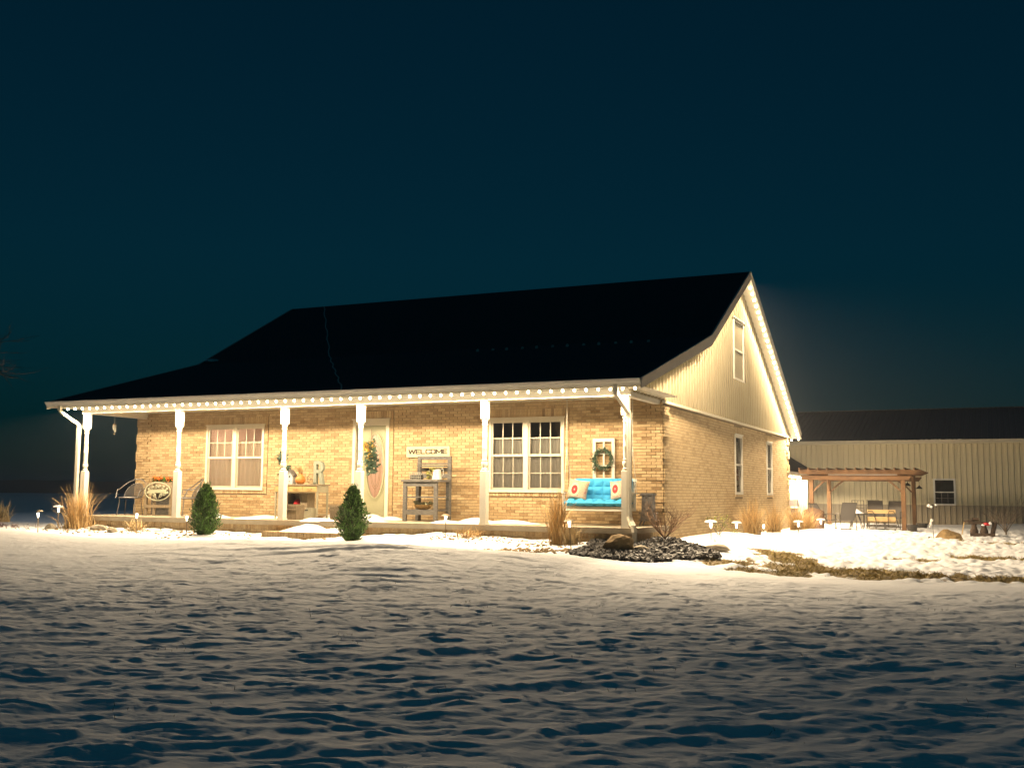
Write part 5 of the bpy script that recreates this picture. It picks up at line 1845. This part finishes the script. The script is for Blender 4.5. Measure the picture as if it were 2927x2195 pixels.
# ---- evergreen shrubs
def conifer(x, y, h, r_, seed, label):
    t = thing('evergreen_shrub', label, 'shrub', (x, y, G(x, y) - .03))
    k = MB(); k.tube([(0, 0, 0), (0, 0, h * .5), (.01, 0, h * .85)], [.03, .02, .006], 6)
    rs = random.Random(seed)
    for _ in range(50):
        z = rs.uniform(.05, .9) * h; a = rs.uniform(0, 6.28); q = r_ * .7 * math.sin(min(1, z / h * 1.2 + .15) * math.pi) ** .5
        k.tube([(0, 0, z * .8), (q * math.cos(a), q * math.sin(a), z + .06)], [.006, .002], 3)
    k.build('trunk', M['twig_dk'], t)
    k = MB()
    for _ in range(7600):
        u = rs.random()
        z = u * h
        env = r_ * (min(1, (u + .06) * 3.2) ** .6) * (1 - max(0, (u - .28) / .74) ** 1.7) ** .85
        a = rs.uniform(0, 6.283)
        lump = 1 + .20 * math.sin(4 * a + 11 * u + seed) + .16 * math.sin(7 * a - 17 * u) + .10 * math.sin(13 * a + 31 * u)
        rr_ = env * lump * (rs.random() ** .42)
        p = Vector((rr_ * math.cos(a), rr_ * math.sin(a), z))
        d = Vector((math.cos(a) * .55 + rs.gauss(0, .35), math.sin(a) * .55 + rs.gauss(0, .35), .85 + rs.gauss(0, .25))).normalized()
        b_ = Matrix.Rotation(rs.uniform(0, 6.28), 3, d) @ d.orthogonal().normalized()
        L, w_ = rs.uniform(.035, .085), rs.uniform(.007, .013)
        k.add([p - b_ * w_ * .4, p + d * L * .55 + b_ * w_, p + d * L, p + d * L * .55 - b_ * w_], [(0, 1, 2, 3)], rs.random())
    for _ in range(9):
        a = rs.uniform(0, 6.28); q = rs.uniform(0, .12)
        p = Vector((q * math.cos(a), q * math.sin(a), h * .86))
        for i in range(14):
            pp = p + Vector((0, 0, i * .016)); d = Vector((rs.gauss(0, .5), rs.gauss(0, .5), .7)).normalized(); b_ = d.orthogonal().normalized()
            k.add([pp, pp + d * .02 + b_ * .006, pp + d * .045, pp + d * .02 - b_ * .006], [(0, 1, 2, 3)], rs.random())
    k.build('crown', M['pine'], t, normals=False)
conifer(-8.88, -1.2, 1.05, .275, 3, 'upright dwarf evergreen shrub in front of the lace curtained window')
conifer(-5.20, -1.2, 1.05, .275, 7, 'upright dwarf evergreen shrub in front of the sage door')

# ---- dry ornamental grasses
def grass(x, y, h, sp, n, seed, label, m='straw', w_=.0075, r0=.10, lean=(0, 0), droop=.6, hmin=.5, pale=0):
    z = G(x, y) - .03
    k = MB(); blades(k, n, h, sp, w_, seed, r0, 6, droop, lean=lean, hmin=hmin)
    if pale:
        blades(k, pale, h * .42, sp * .9, w_ * 1.4, seed + 50, r0 * 1.6, 4, 1.2)
    o = k.build('ornamental_grass', M[m], normals=False)
    o.location = (x, y, z)
    return tag(o, label, 'grass clump', 'dry ornamental grasses')
grass(-13.25, -.55, 1.22, .72, 260, 1, 'tall tan grass clump wrapping the leftmost porch post', r0=.20, pale=90, w_=.007)
grass(-18.8, 1.9, .78, .55, 150, 2, 'tan shrubby grass at the left edge of the picture', r0=.16, w_=.008, m='straw_pale')
grass(-1.12, -.62, 1.30, .46, 170, 3, 'tall thin tan grass before the porch swing', r0=.16, hmin=.6)
grass(-.80, -.75, .55, .26, 130, 4, 'short pale straw grass beside the swing path light', m='straw_pale', r0=.13, w_=.008)
grass(.62, 7.9, 1.10, .68, 230, 5, 'tan grass clump under the nearer side window', r0=.20, hmin=.6)
grass(.70, 10.4, 1.0, .62, 200, 6, 'tan grass clump under the farther side window', r0=.18)
grass(.90, 12.6, 1.05, .65, 200, 7, 'spreading tan grass near the back corner of the house', r0=.18)
grass(1.08, 13.7, .95, .70, 200, 8, 'reddish tan grass clump beyond the house corner before the patio', r0=.18, w_=.006)
grass(-11.4, -.6, .38, .35, 120, 9, 'low yellow shrubby tuft by the porch skirt', m='straw_pale', r0=.15, w_=.008)
grass(-3.0, -.45, .28, .42, 150, 10, 'low orange tan tuft at the foot of the middle right post', m='straw', r0=.22, w_=.005)
grass(1.15, 2.2, .32, .12, 26, 11, 'few thin dry stems in the snow by the rose path light', r0=.2, m='straw_pale', w_=.003)

# ---- bare shrubs
def twigs(m_, p, d, L, r_, depth, rs, spread=.5, upb=.25, c=.5):
    segs = 3
    pts = [Vector(p)]
    dd = Vector(d).normalized()
    for i in range(segs):
        dd = (dd + Vector((rs.gauss(0, .13), rs.gauss(0, .13), rs.gauss(0, .08) + upb * .15))).normalized()
        pts.append(pts[-1] + dd * L / segs)
    m_.tube(pts, [r_ * (1 - .45 * i / segs) for i in range(segs + 1)], 4 if r_ > .006 else 3, cap=False, c=rs.random())
    if depth > 0:
        for q in range(rs.randint(2, 3)):
            i = rs.randint(1, segs)
            nd = (dd + Vector((rs.gauss(0, spread), rs.gauss(0, spread), rs.gauss(0, spread * .6) + upb * .6))).normalized()
            twigs(m_, pts[i], nd, L * rs.uniform(.55, .8), r_ * .58, depth - 1, rs, spread, upb)
def bare_shrub(x, y, n, L, r_, depth, seed, label, m, spread=.5, open_=.8, name='bare_shrub', trunk=.12):
    rs = random.Random(seed)
    t = thing(name, label, 'shrub', (x, y, G(x, y) - .03))
    k = MB(); k.tube([(0, 0, 0), (.01, 0, trunk)], [r_ * 2, r_ * 1.6], 6); k.build('trunk', M[m], t)
    k = MB()
    for i in range(n):
        a = 2 * math.pi * i / n + rs.uniform(-.3, .3)
        twigs(k, (0, 0, trunk * .9), (open_ * math.cos(a), open_ * math.sin(a), 1), L * rs.uniform(.8, 1.1), r_, depth, rs, spread)
    k.build('branches', M[m], t, normals=False)
bare_shrub(.62, .40, 14, .38, .011, 4, 5, 'bare twiggy shrub rising behind the dark rock bed', 'twig', .42, 1.05)
bare_shrub(6.45, 20.0, 8, .52, .016, 4, 8, 'bare dark shrub beside the metal shed wall', 'twig_dk', .34, .55)
t = thing('rose_bush', 'leafy dried rose bush beside the brick side wall', 'shrub', (.50, 5.0, G(.5, 5.0) - .02))
rs = random.Random(31)
k = MB()
for i in range(9):
    a = rs.uniform(0, 6.28)
    twigs(k, (0, 0, 0), (.7 * math.cos(a), .7 * math.sin(a), 1), .30, .006, 2, rs, .4)
k.build('canes', M['twig_dk'], t, normals=False)
k = MB(); leaves(k, (0, 0, .30), (.34, .34, .24), 130, .055, 17); leaves(k, (.3, 0, .1), (.2, .2, .08), 40, .05, 18); k.build('dry_leaves', M['ochre_leaf'], t, normals=False)
t = thing('heather_clump', 'purple brown dried heather spilling at the left end of the bed', 'shrub', (-14.9, -1.3, G(-14.9, -1.3) - .02))
k = MB()
for i in range(60):
    a = rs.uniform(0, 6.28); q = rs.uniform(0, .9)
    twigs(k, (q * math.cos(a) * 1.2, q * math.sin(a) * .6, 0), (rs.gauss(0, .6), rs.gauss(0, .6), .7), .10, .006, 2, rs, .6)
k.build('stems', M['purple'], t, normals=False)
# tree standing left of the frame, a few limbs reach in
t = thing('bare_tree', 'bare tree whose thin branch tips reach in at the left edge', 'tree', (-20.8, 1.2, G(-20.8, 1.2) - .1))
rs = random.Random(77)
k = MB(); k.tube([(0, 0, 0), (.05, 0, 1.5), (-.05, .05, 3.0), (0, 0, 4.6), (.05, 0, 6.4)], [.20, .16, .13, .09, .04], 9); k.build('trunk', M['twig_dk'], t, smooth=True)
k = MB()
for i in range(20):
    z = 3.6 + i * .14
    a = rs.uniform(-.9, .3) if i in (3, 6, 9) else rs.uniform(1.6, 4.6)
    L_ = rs.uniform(1.35, 1.6) if i in (3, 6, 9) else rs.uniform(.9, 1.3)
    twigs(k, (0, 0, z), (math.cos(a), math.sin(a) * .8, .12), L_, .040, 4, rs, .34, .04)
k.build('limbs', M['twig_dk'], t, normals=False)

# ------------------------------------------------------------------ metal shed
SY = 30.0
SX0, NP, SP = -4.6, 70, .229
shed = thing('metal_shed', 'long tan metal shed with taupe wainscot and black ribbed roof behind the patio', 'shed', (3.4, SY, -.6))
WZ, EZ = .235, 3.02
SW = (3.75, 4.635, .253, 1.391)
def rib_mesh(h, m, name):
    k = MB()
    prof = [(0, 0), (.015, 0), (.030, .048), (.066, .048), (.085, 0), (.13, 0), (.137, .008), (.15, .008), (.157, 0), (SP, 0)]
    k.sheet([[(a, -b, 0) for a, b in prof], [(a, -b, h) for a, b in prof]])
    return k.mesh(name, m, normals=False)
core = MB()
core.box(SX0, SX0 + NP * SP, SY + .02, SY + 12, -.9, EZ)
core.build('wall_core', M['shedwall'], shed, world=True)
mu = rib_mesh(EZ - WZ - .02, M['shedwall'], 'wall_panel')
ml_ = rib_mesh(WZ + .85, M['shedlow'], 'wainscot_panel')
RL = math.hypot(6.4, 1.83)
mr_ = rib_mesh(RL, M['shedroof'], 'roof_panel')
for i in range(NP):
    x = SX0 + i * SP
    if x + SP > SW[0] - .05 and x < SW[1] + .05:
        for a, b in ((WZ + .02, SW[2] - .0), (SW[3], EZ)):
            if b - a > .03:
                k = MB(); k.v, k.f, k.c = [], [], []
                prof = [(0, 0), (.015, 0), (.030, .048), (.066, .048), (.085, 0), (.13, 0), (.137, .008), (.15, .008), (.157, 0), (SP, 0)]
                k.sheet([[(p, -q, 0) for p, q in prof], [(p, -q, b - a) for p, q in prof]])
                o = k.build('wall_panel', M['shedwall'], shed, normals=False)
                o.location = Vector((x, SY, a)) - shed.location
    else:
        o = link('wall_panel', mu, shed); o.location = Vector((x, SY, WZ + .02)) - shed.location
    o = link('wainscot_panel', ml_, shed); o.location = Vector((x, SY - .012, -.85)) - shed.location
    o = link('roof_panel', mr_, shed); o.location = Vector((x, SY - .40, 3.02)) - shed.location
    o.rotation_euler = (-(math.pi / 2 - math.atan2(1.83, 6.4)), 0, 0)
k = MB(); k.box(SX0, SX0 + NP * SP, SY - .045, SY - .0, WZ - .005, WZ + .02); k.build('wainscot_trim', M['shedlow'], shed, world=True)
k = MB(); k.box(SX0 - .1, SX0 + NP * SP + .1, SY - .50, SY - .38, 2.93, 3.045); k.build('gutter', M['trim'], shed, world=True)
k = MB(); k.box(SX0 - .1, SX0 + NP * SP + .1, SY - .39, SY + .02, 2.90, 2.925); k.build('soffit', M['trim'], shed, world=True)
k = MB(); k.prism([(SX0, SY + .02, 3.0), (SX0, SY + 6, 4.78), (SX0, SY + 12, 3.0)], (NP * SP, 0, 0)); k.build('roof_core', M['shedroof'], shed, world=True)
k = MB(); k.box(SX0, SX0 + NP * SP, SY + 5.85, SY + 6.15, 4.83, 4.88); k.build('ridge_cap', M['shedroof'], shed, world=True)
k = MB(); rs = random.Random(3)
for i in range(9):
    k.blob((3.4 + i * .18 + rs.uniform(-.05, .05), SY - .45, 3.05), (rs.uniform(.04, .12), .05, .02), i, .2, 1)
k.build('gutter_snow', M['snowcap'], shed, world=True, smooth=True)
# shed window
x0, x1, z0, z1 = SW
k = MB(); f = .07
k.box(x0, x0 + f, SY - .06, SY + .02, z0, z1); k.box(x1 - f, x1, SY - .06, SY + .02, z0, z1); k.box(x0 + f, x1 - f, SY - .06, SY + .02, z1 - f, z1); k.box(x0 + f, x1 - f, SY - .06, SY + .02, z0, z0 + f)
zm = (z0 + z1) / 2 - .01
k.box(x0 + f, x1 - f, SY - .045, SY + .0, zm - .022, zm + .022)
wn = k.build('window', M['whiteframe'], shed, world=True, label='white framed shed window with gridded lower sash')
for a, b in ((z0 + f, zm - .022), (zm + .022, z1 - f)):
    k = MB(); k.box(x0 + f, x1 - f, SY - .012, SY - .006, a, b); k.build('pane', M['darkglass'], wn)
k = MB()
for q in (1, 2):
    xx = x0 + f + (x1 - x0 - 2 * f) * q / 3
    k.box(xx - .008, xx + .008, SY - .024, SY - .014, z0 + f, zm - .022)
zz = (z0 + zm) / 2 + .02
k.box(x0 + f, x1 - f, SY - .025, SY - .0135, zz - .008, zz + .008)
k.build('muntin', M['cover'], wn)

# ------------------------------------------------------------------ rear wing of the house with its lit eave
wing = thing('rear_wing', 'low tan rear wing behind the house with dark roof and lit eave', 'building', (-2.0, 21.0, -.55))
k = MB(); k.box(-5.5, -.9, YB + .02, 26.0, -.8, 1.45); k.build('wall', M['shedwall'], wing, world=True)
k = MB(); k.prism([(-.42, YB + .02, 1.47), (-.42, YB + .02, 1.36), (-3.2, YB + .02, 3.10), (-3.2, YB + .02, 3.22)], (0, 10.4, 0)); k.prism([(-5.98, YB + .02, 1.47), (-5.98, YB + .02, 1.36), (-3.2, YB + .02, 3.10), (-3.2, YB + .02, 3.22)], (0, 10.4, 0)); k.build('roof', M['shingle'], wing, world=True)
k = MB(); k.prism([(-5.4, 26.0, 1.45), (-.95, 26.0, 1.45), (-3.2, 26.0, 3.0)], (0, -.05, 0)); k.build('gable_end', M['shedwall'], wing, world=True)
k = MB(); k.box(-.44, -.36, YB + .05, 26.4, 1.36, 1.47); k.build('gutter', M['white'], wing, world=True)
k = MB(); k.box(-.90, -.44, YB + .05, 26.4, 1.35, 1.37); k.build('soffit', M['white'], wing, world=True)
k = MB(); k.box(-.9, -.86, 23.3, 23.42, -.6, 1.33); k.box(-.9, -.86, 25.5, 25.62, -.6, 1.33); k.box(-.9, -.86, 23.42, 25.5, 1.24, 1.33)
dd_ = k.build('patio_door', M['whiteframe'], wing, world=True)
k = MB(); k.box(-.9, -.875, 23.42, 25.5, -.55, 1.24); k.build('door_panel', M['white'], dd_)
k = MB(); k.box(-.90, -.855, 22.0, 22.1, -.55, 1.35); k.build('downspout', M['white'], wing, world=True)
light_string('short row of warm bulbs under the rear wing eave', [(-.55, 17.2, 1.30), (-.55, 26.2, 1.30)], 24, 1.7)

# ------------------------------------------------------------------ pergola
pg = thing('cedar_pergola', 'reddish cedar pergola over the back patio', 'pergola', (1.9, 20.7, -.55))
def ced(name, fn, **kw):
    k = MB(); fn(k); return k.build(name, M['cedar'], pg, world=True, **kw)
for x, y, zb in ((.36, 19.0, -.6), (3.37, 19.0, -.6), (.46, 22.5, -.55), (3.46, 22.5, -.55)):
    ced('post', lambda k: k.box(x - .07, x + .07, y - .07, y + .07, zb, 1.53))
for y in (18.9, 19.1, 22.4, 22.6):
    dx = .08 if y > 20 else 0
    def bm_(k):
        k.prism([(.02 + dx, y - .022, 1.30), (.06 + dx, y - .022, 1.17), (3.56 + dx, y - .022, 1.17), (3.66 + dx, y - .022, 1.30), (3.66 + dx, y - .022, 1.33), (.02 + dx, y - .022, 1.33)], (0, .044, 0))
    ced('beam', bm_)
for y in (18.75, 19.7, 20.7, 21.7, 22.7):
    def rf(k):
        k.prism([(-.02, y - .02, 1.40), (.12, y - .02, 1.365), (3.72, y - .02, 1.365), (3.96, y - .02, 1.47), (3.96, y - .02, 1.51), (-.02, y - .02, 1.51)], (0, .04, 0))
    ced('rafter', rf)
for i in range(13):
    x = .05 + i * .31
    ced('purlin', lambda k: k.box(x - .018, x + .018, 18.35, 23.1, 1.512, 1.575))
for y in (19.2, 22.3):
    ced('cross_beam', lambda k: k.box(.3, 3.5, y - .02, y + .02, 1.331, 1.364))
for (x, y, s_) in ((.36, 19.0, 1), (3.37, 19.0, -1), (.46, 22.5, 1), (3.46, 22.5, -1)):
    def br(k):
        pts = [Vector((x + s_ * (.07 + .55 * t), y, .78 + .45 * t + .05 * math.sin(math.pi * t))) for t in (0, .25, .5, .75, 1)]
        for a, b in zip(pts[:-1], pts[1:]):
            k.bar(a, b, .05, .075, (0, 1, 0))
    ced('brace', br)
    def br2(k):
        sy = 1 if y < 20 else -1
        k.bar((x, y + sy * .07, .80), (x, y + sy * .5, 1.36), .05, .07, (1, 0, 0))
    ced('brace', br2)
k = MB(); k.box(.95, 3.2, 18.87, 18.925, 1.331, 1.358); k.build('snow_strip', M['snowcap'], pg, world=True)
def cone_lantern(x, y, z, label):
    t = thing('hanging_lantern', label, 'lantern', (x, y, z))
    k = MB(); k.lathe([(.12, 0), (.11, .02), (.03, .10), (.012, .13)], n=16); k.build('shade', M['metal_dk'], t, smooth=True)
    k = MB(); k.tube([(0, 0, .12), (0, 0, .25), (-.06, 0, .31), (-.14, 0, .28)], .008, 5); k.build('hook', M['metal_dk'], t)
cone_lantern(3.66, 22.4, .90, 'black cone lantern hanging right of the rear pergola post')
cone_lantern(3.32, 21.6, 1.00, 'black cone lantern hanging between the right pergola posts')
def planter(x, y, z, r_, h, label):
    t = thing('planter_pot', label, 'planter', (x, y, z))
    k = MB(); k.lathe([(r_ * .72, 0), (r_ * .95, h * .85), (r_, h * .86), (r_, h), (r_ * .9, h), (r_ * .86, h * .8)], n=24); k.build('pot', M['metal_dk'], t, smooth=True)
    k = MB(); k.lathe([(r_ * .87, h * .8), (r_ * .6, h * .88), (r_ * .2, h * .92)], n=16); k.build('snow_fill', M['snowcap'], t, smooth=True)
planter(3.62, 18.9, G(3.62, 18.9) - .01, .19, .22, 'black planter pot beside the front pergola post')
planter(3.78, 21.4, G(3.78, 21.4) - .01, .21, .17, 'black planter pot farther back by the shed snow')

# ------------------------------------------------------------------ patio furniture
def sling_chair(x, y, rz, label, lean=.30, s_=1.0, name='sling_chair', rock=False):
    z = G(x, y) - .02
    t = thing(name, label, 'chair', (x, y, z), rz)
    t.scale = (s_, s_, s_)
    w_ = .28
    for q in (-1, 1):
        k = MB()
        k.tube([(q * w_, -.30, 0), (q * w_, -.27, .35), (q * w_, -.24, .58), (q * w_, -.10, .62), (q * w_, .22, .60), (q * w_, .30, .45), (q * w_, .36, 0)], .014, 7)
        k.build('arm_frame', M['metal_dk'], t, smooth=True)
        k = MB(); k.tube([(q * w_ * .92, -.26, .40), (q * w_ * .92, .16, .36), (q * w_ * .92, .16 + lean * .5, .70), (q * w_ * .92, .16 + lean, 1.0)], .012, 6); k.build('side_rail', M['metal_dk'], t, smooth=True)
    k = MB(); k.sheet([[(-w_ * .9, yy, zz), (0, yy + .01, zz - .025), (w_ * .9, yy, zz)] for yy, zz in ((-.27, .38), (-.25, .41), (-.1, .385), (.05, .365), (.15, .37))]); k.build('seat', M['sling'], t, smooth=True, normals=False)
    k = MB(); k.sheet([[(-w_ * .9, yy, zz), (0, yy + .02, zz), (w_ * .9, yy, zz)] for yy, zz in ((.15, .37), (.16 + lean * .25, .54), (.16 + lean * .6, .76), (.16 + lean, 1.0), (.18 + lean, 1.0))]); k.build('backrest', M['sling'], t, smooth=True, normals=False)
    k = MB(); k.tube([(-w_, -.27, .06), (w_, -.27, .06)], .010, 6); k.tube([(-w_, .35, .06), (w_, .35, .06)], .010, 6); k.tube([(-w_ * .92, .16 + lean, 1.0), (w_ * .92, .16 + lean, 1.0)], .012, 6); k.build('stretcher', M['metal_dk'], t)
sling_chair(.92, 18.2, R(62), 'charcoal sling lounge chair nearest the reddish grass', .42, .88)
sling_chair(1.62, 17.9, R(205), 'charcoal sling chair turned away in front of the snowy table', .34, .92)
sling_chair(2.35, 20.4, R(10), 'charcoal sling chair behind the wooden glider, left one', .28, .95)
sling_chair(2.92, 20.5, R(-8), 'charcoal sling chair behind the wooden glider, right one', .28, .95)
def wire_chair(x, y, rz, label):
    z = G(x, y)
    t = thing('wire_back_chair', label, 'chair', (x, y, z), rz)
    for q in (-1, 1):
        k = MB(); k.tube([(q * .2, -.2, 0), (q * .2, -.19, .44)], .011, 6); k.build('leg', M['metal_dk'], t)
        k = MB(); k.tube([(q * .2, .22, 0), (q * .2, .19, .44), (q * .2, .24, .96)], .011, 6); k.build('leg', M['metal_dk'], t)
    k = MB(); k.box(-.21, .21, -.21, .21, .43, .45); k.build('seat', M['metal_dk'], t)
    k = MB()
    for i in range(5):
        k.tube([(-.2 + i * .1, .20, .48), (-.2 + i * .1, .245, .96)], .007, 5)
    for zz in (.56, .68, .80, .95):
        k.tube([(-.2, .20 + (zz - .48) * .09, zz), (.2, .20 + (zz - .48) * .09, zz)], .007, 5)
    k.build('wire_back', M['metal_dk'], t)
wire_chair(1.75, 20.3, R(8), 'black wire back patio chair at the snowy table, left one')
wire_chair(2.12, 20.8, R(-12), 'black wire back patio chair at the snowy table, right one')
tx, ty = 1.78, 19.4
tz = G(tx, ty)
t = thing('patio_table', 'round black patio table heaped with snow', 'table', (tx, ty, tz))
k = MB(); k.lathe([(.0, .52), (.42, .52), (.43, .53), (.42, .545), (.0, .545)], n=28); k.build('tabletop', M['metal_dk'], t, smooth=True)
for i in range(4):
    a = math.pi / 4 + i * math.pi / 2
    k = MB(); k.tube([(.1 * math.cos(a), .1 * math.sin(a), .52), (.3 * math.cos(a), .3 * math.sin(a), 0)], .014, 6); k.build('leg', M['metal_dk'], t)
k = MB(); snow_dome(k, -.10, 0, .548, .34, .34, .14, 61); o = k.build('table_snow', M['snowcap'], t, smooth=True)
# wooden glider
gx, gy = 2.62, 19.25
t = thing('glider_bench', 'tan board glider bench with black hoop arms on the patio', 'bench', (gx, gy, G(gx, gy)), R(3))
for zz, hh in ((.56, .13), (.30, .15)):
    k = MB(); k.hexa([(-.46, -.02, zz), (.46, -.02, zz), (.46, .01, zz), (-.46, .01, zz)], [(-.46, -.06, zz + hh), (.46, -.06, zz + hh), (.46, -.03, zz + hh), (-.46, -.03, zz + hh)]); k.build('back_board', M['board'], t)
k = MB()
for i in range(4):
    k.box(-.45, .45, .04 + i * .11, .13 + i * .11, .26, .285)
k.build('seat', M['board'], t)
for xa in (-.34, .34):
    k = MB(); k.tube([(xa - .12, -.09, .10), (xa - .12, -.10, .55), (xa - .08, -.10, .64), (xa + .06, -.10, .64), (xa + .10, -.10, .58), (xa + .22, -.09, .10)], .014, 7); k.build('hoop_arm', M['metal_dk'], t, smooth=True)
k = MB(); k.box(-.50, .50, -.11, -.07, .15, .19); k.box(-.50, .55, -.11, .45, .10, .13); k.build('base_rail', M['metal_dk'], t)
for xa in (-.45, -.15, .15, .48):
    k = MB(); k.tube([(xa, -.09, .11), (xa - .03, -.12, 0)], .012, 6); k.build('foot', M['metal_dk'], t)
# covered box and wicker loveseat by the back corner
bx_, by_ = .06, 17.0
t = thing('covered_cabinet', 'grey covered cabinet with a snowy ledge at the back house corner', 'cabinet', (bx_, by_, G(bx_, by_)))
k = MB(); k.hexa([(-.16, -.15, .72), (.18, -.15, .72), (.18, .15, .72), (-.16, .15, .72)], [(-.12, -.12, .93), (.16, -.12, .95), (.16, .12, .95), (-.12, .12, .93)]); k.build('hood', M['cover'], t)
k = MB(); k.box(-.20, .20, -.20, .20, .665, .715); k.build('snow_ledge', M['snowcap'], t)
k = MB(); k.box(-.16, .16, -.15, .15, 0, .66); k.build('body', M['stove'], t)
lx, ly = .62, 17.7
t = thing('wicker_loveseat', 'brown wicker loveseat behind the reddish grass', 'loveseat', (lx, ly, G(lx, ly)))
k = MB()
rows = []
for j in range(9):
    a = R(-10 + 200 * j / 8)
    rows.append([(.34 * math.cos(a) * 1.0, -.22 * math.sin(a) + .05, zz) for zz in (.05, .40, .74 - .14 * abs(j - 4) / 4)])
k.sheet(rows); k.sheet([[(p[0] * .93, p[1] * .9 + .01, p[2]) for p in r_] for r_ in rows]); k.build('curved_back', M['wicker'], t, smooth=True, normals=False)
k = MB(); k.box(-.34, .34, -.12, .40, .30, .42); k.build('seat', M['wicker'], t)

# ------------------------------------------------------------------ feeder pole and bench ornament by the shed
fx, fy = 4.52, 14.2
t = thing('feeder_pole', 'thin black feeder pole with snowy arms in the side yard', 'bird feeder', (fx, fy, G(fx, fy) - .05))
k = MB(); k.tube([(0, 0, 0), (-.01, 0, .45), (-.01, 0, 1.02)], .010, 6); k.tube([(-.03, 0, .5), (-.035, 0, .95)], .005, 5); k.build('pole', M['metal_dk'], t)
k = MB(); k.tube([(-.13, 0, 1.0), (-.02, 0, .99), (.10, 0, 1.02)], .010, 6); k.tube([(.07, 0, 1.06), (.11, 0, .92)], .010, 6); k.build('arm', M['metal_dk'], t)
for i, (p_, q_) in enumerate((((-.10, 0, .975), (.05, .04, .045)), ((-.03, 0, .945), (.035, .03, .04)), ((.09, 0, 1.0), (.035, .03, .03)))):
    k = MB(); k.blob(p_, q_, i + 1, .3, 2); k.build('snow_tuft', M['snowcap'], t, smooth=True)
k = MB(); k.blob((-.03, 0, .55), (.05, .03, .05), 5, .4, 2); k.blob((-.06, 0, .46), (.035, .025, .06), 6, .4, 2); k.blob((-.09, 0, .38), (.02, .02, .05), 7, .4, 1); k.build('hanging_feeder', M['whitepart'], t, smooth=True)
k = MB(); k.blob((0, 0, 0), (.035, .035, .035), 9, .1, 2); o = k.build('garden_ball', M['metal_dk'], smooth=True); o.location = (4.40, 14.2, G(4.40, 14.2) + .03)
tag(o, 'small dark ball on the snow left of the feeder pole', 'ball')
wx, wy = 5.76, 17.5
t = thing('log_bench', 'dark rustic log bench with carved legs beside the shed shrub', 'bench', (wx, wy, G(wx, wy) - .02))
k = MB(); k.ob((.02, 0, .05), (.72, .25, .11)); k.build('base_log', M['wooddk'], t)
for xa in (-.22, .06):
    k = MB(); k.lathe([(.12, .10), (.13, .16), (.09, .26), (.075, .33), (.10, .42)], (xa, 0, 0), 12); k.build('leg', M['wooddk'], t, smooth=True)
k = MB(); k.hexa([(-.34, -.12, .40), (.30, -.12, .38), (.30, .12, .38), (-.34, .12, .40)], [(-.38, -.14, .47), (.32, -.14, .45), (.32, .14, .45), (-.38, .14, .47)]); k.build('seat', M['wooddk'], t)
k = MB(); k.tube([(-.52, 0, .46), (-.2, 0, .50)], .03, 8); k.tube([(-.28, 0, .54), (-.08, 0, .53)], .05, 8); k.build('top_log', M['wooddk'], t, smooth=True)
k = MB(); k.tube([(.30, 0, .1), (.38, 0, .45)], .07, 8); k.build('stump', M['wooddk'], t, smooth=True)
t = thing('red_bow', 'red and white bow lying on the dark log bench', 'bow', (wx + .14, wy - .15, G(wx, wy) + .34))
k = MB(); k.blob((0, 0, .03), (.09, .04, .05), 3, .4, 2); k.build('red_loop', M['red'], t, smooth=True)
k = MB(); k.blob((.10, -.01, .06), (.05, .03, .04), 4, .4, 2); k.blob((-.10, -.01, .0), (.06, .03, .025), 5, .4, 2); k.build('white_loop', M['snowcap'], t, smooth=True)
t = thing('wood_scrap', 'pale slanted wood stake at the left end of the log bench', 'stake', (5.22, 17.5, G(5.22, 17.5)))
k = MB(); k.bar((-.04, 0, 0), (.04, 0, .42), .04, .03); k.build('stake', M['board'], t)
# ------------------------------------------------------------------ haze box added to imitate lens glow round the lamps
hz = MB()
hz.box(-950, 950, -350, 950, -8, 13)
vm = bpy.data.materials.new('lens_glow_haze')
vm.use_nodes = True
vn = vm.node_tree.nodes
vn.remove(vn['Principled BSDF'])
pv = vn.new('ShaderNodeVolumePrincipled')
pv.inputs['Color'].default_value = (.9, .93, 1, 1)
pv.inputs['Density'].default_value = .0012
pv.inputs['Anisotropy'].default_value = .3
vm.node_tree.links.new(pv.outputs[0], vn['Material Output'].inputs['Volume'])
o = hz.build('haze', vm)
tag(o, 'thin haze added for the lens glow round the lights', 'haze', kind='stuff')
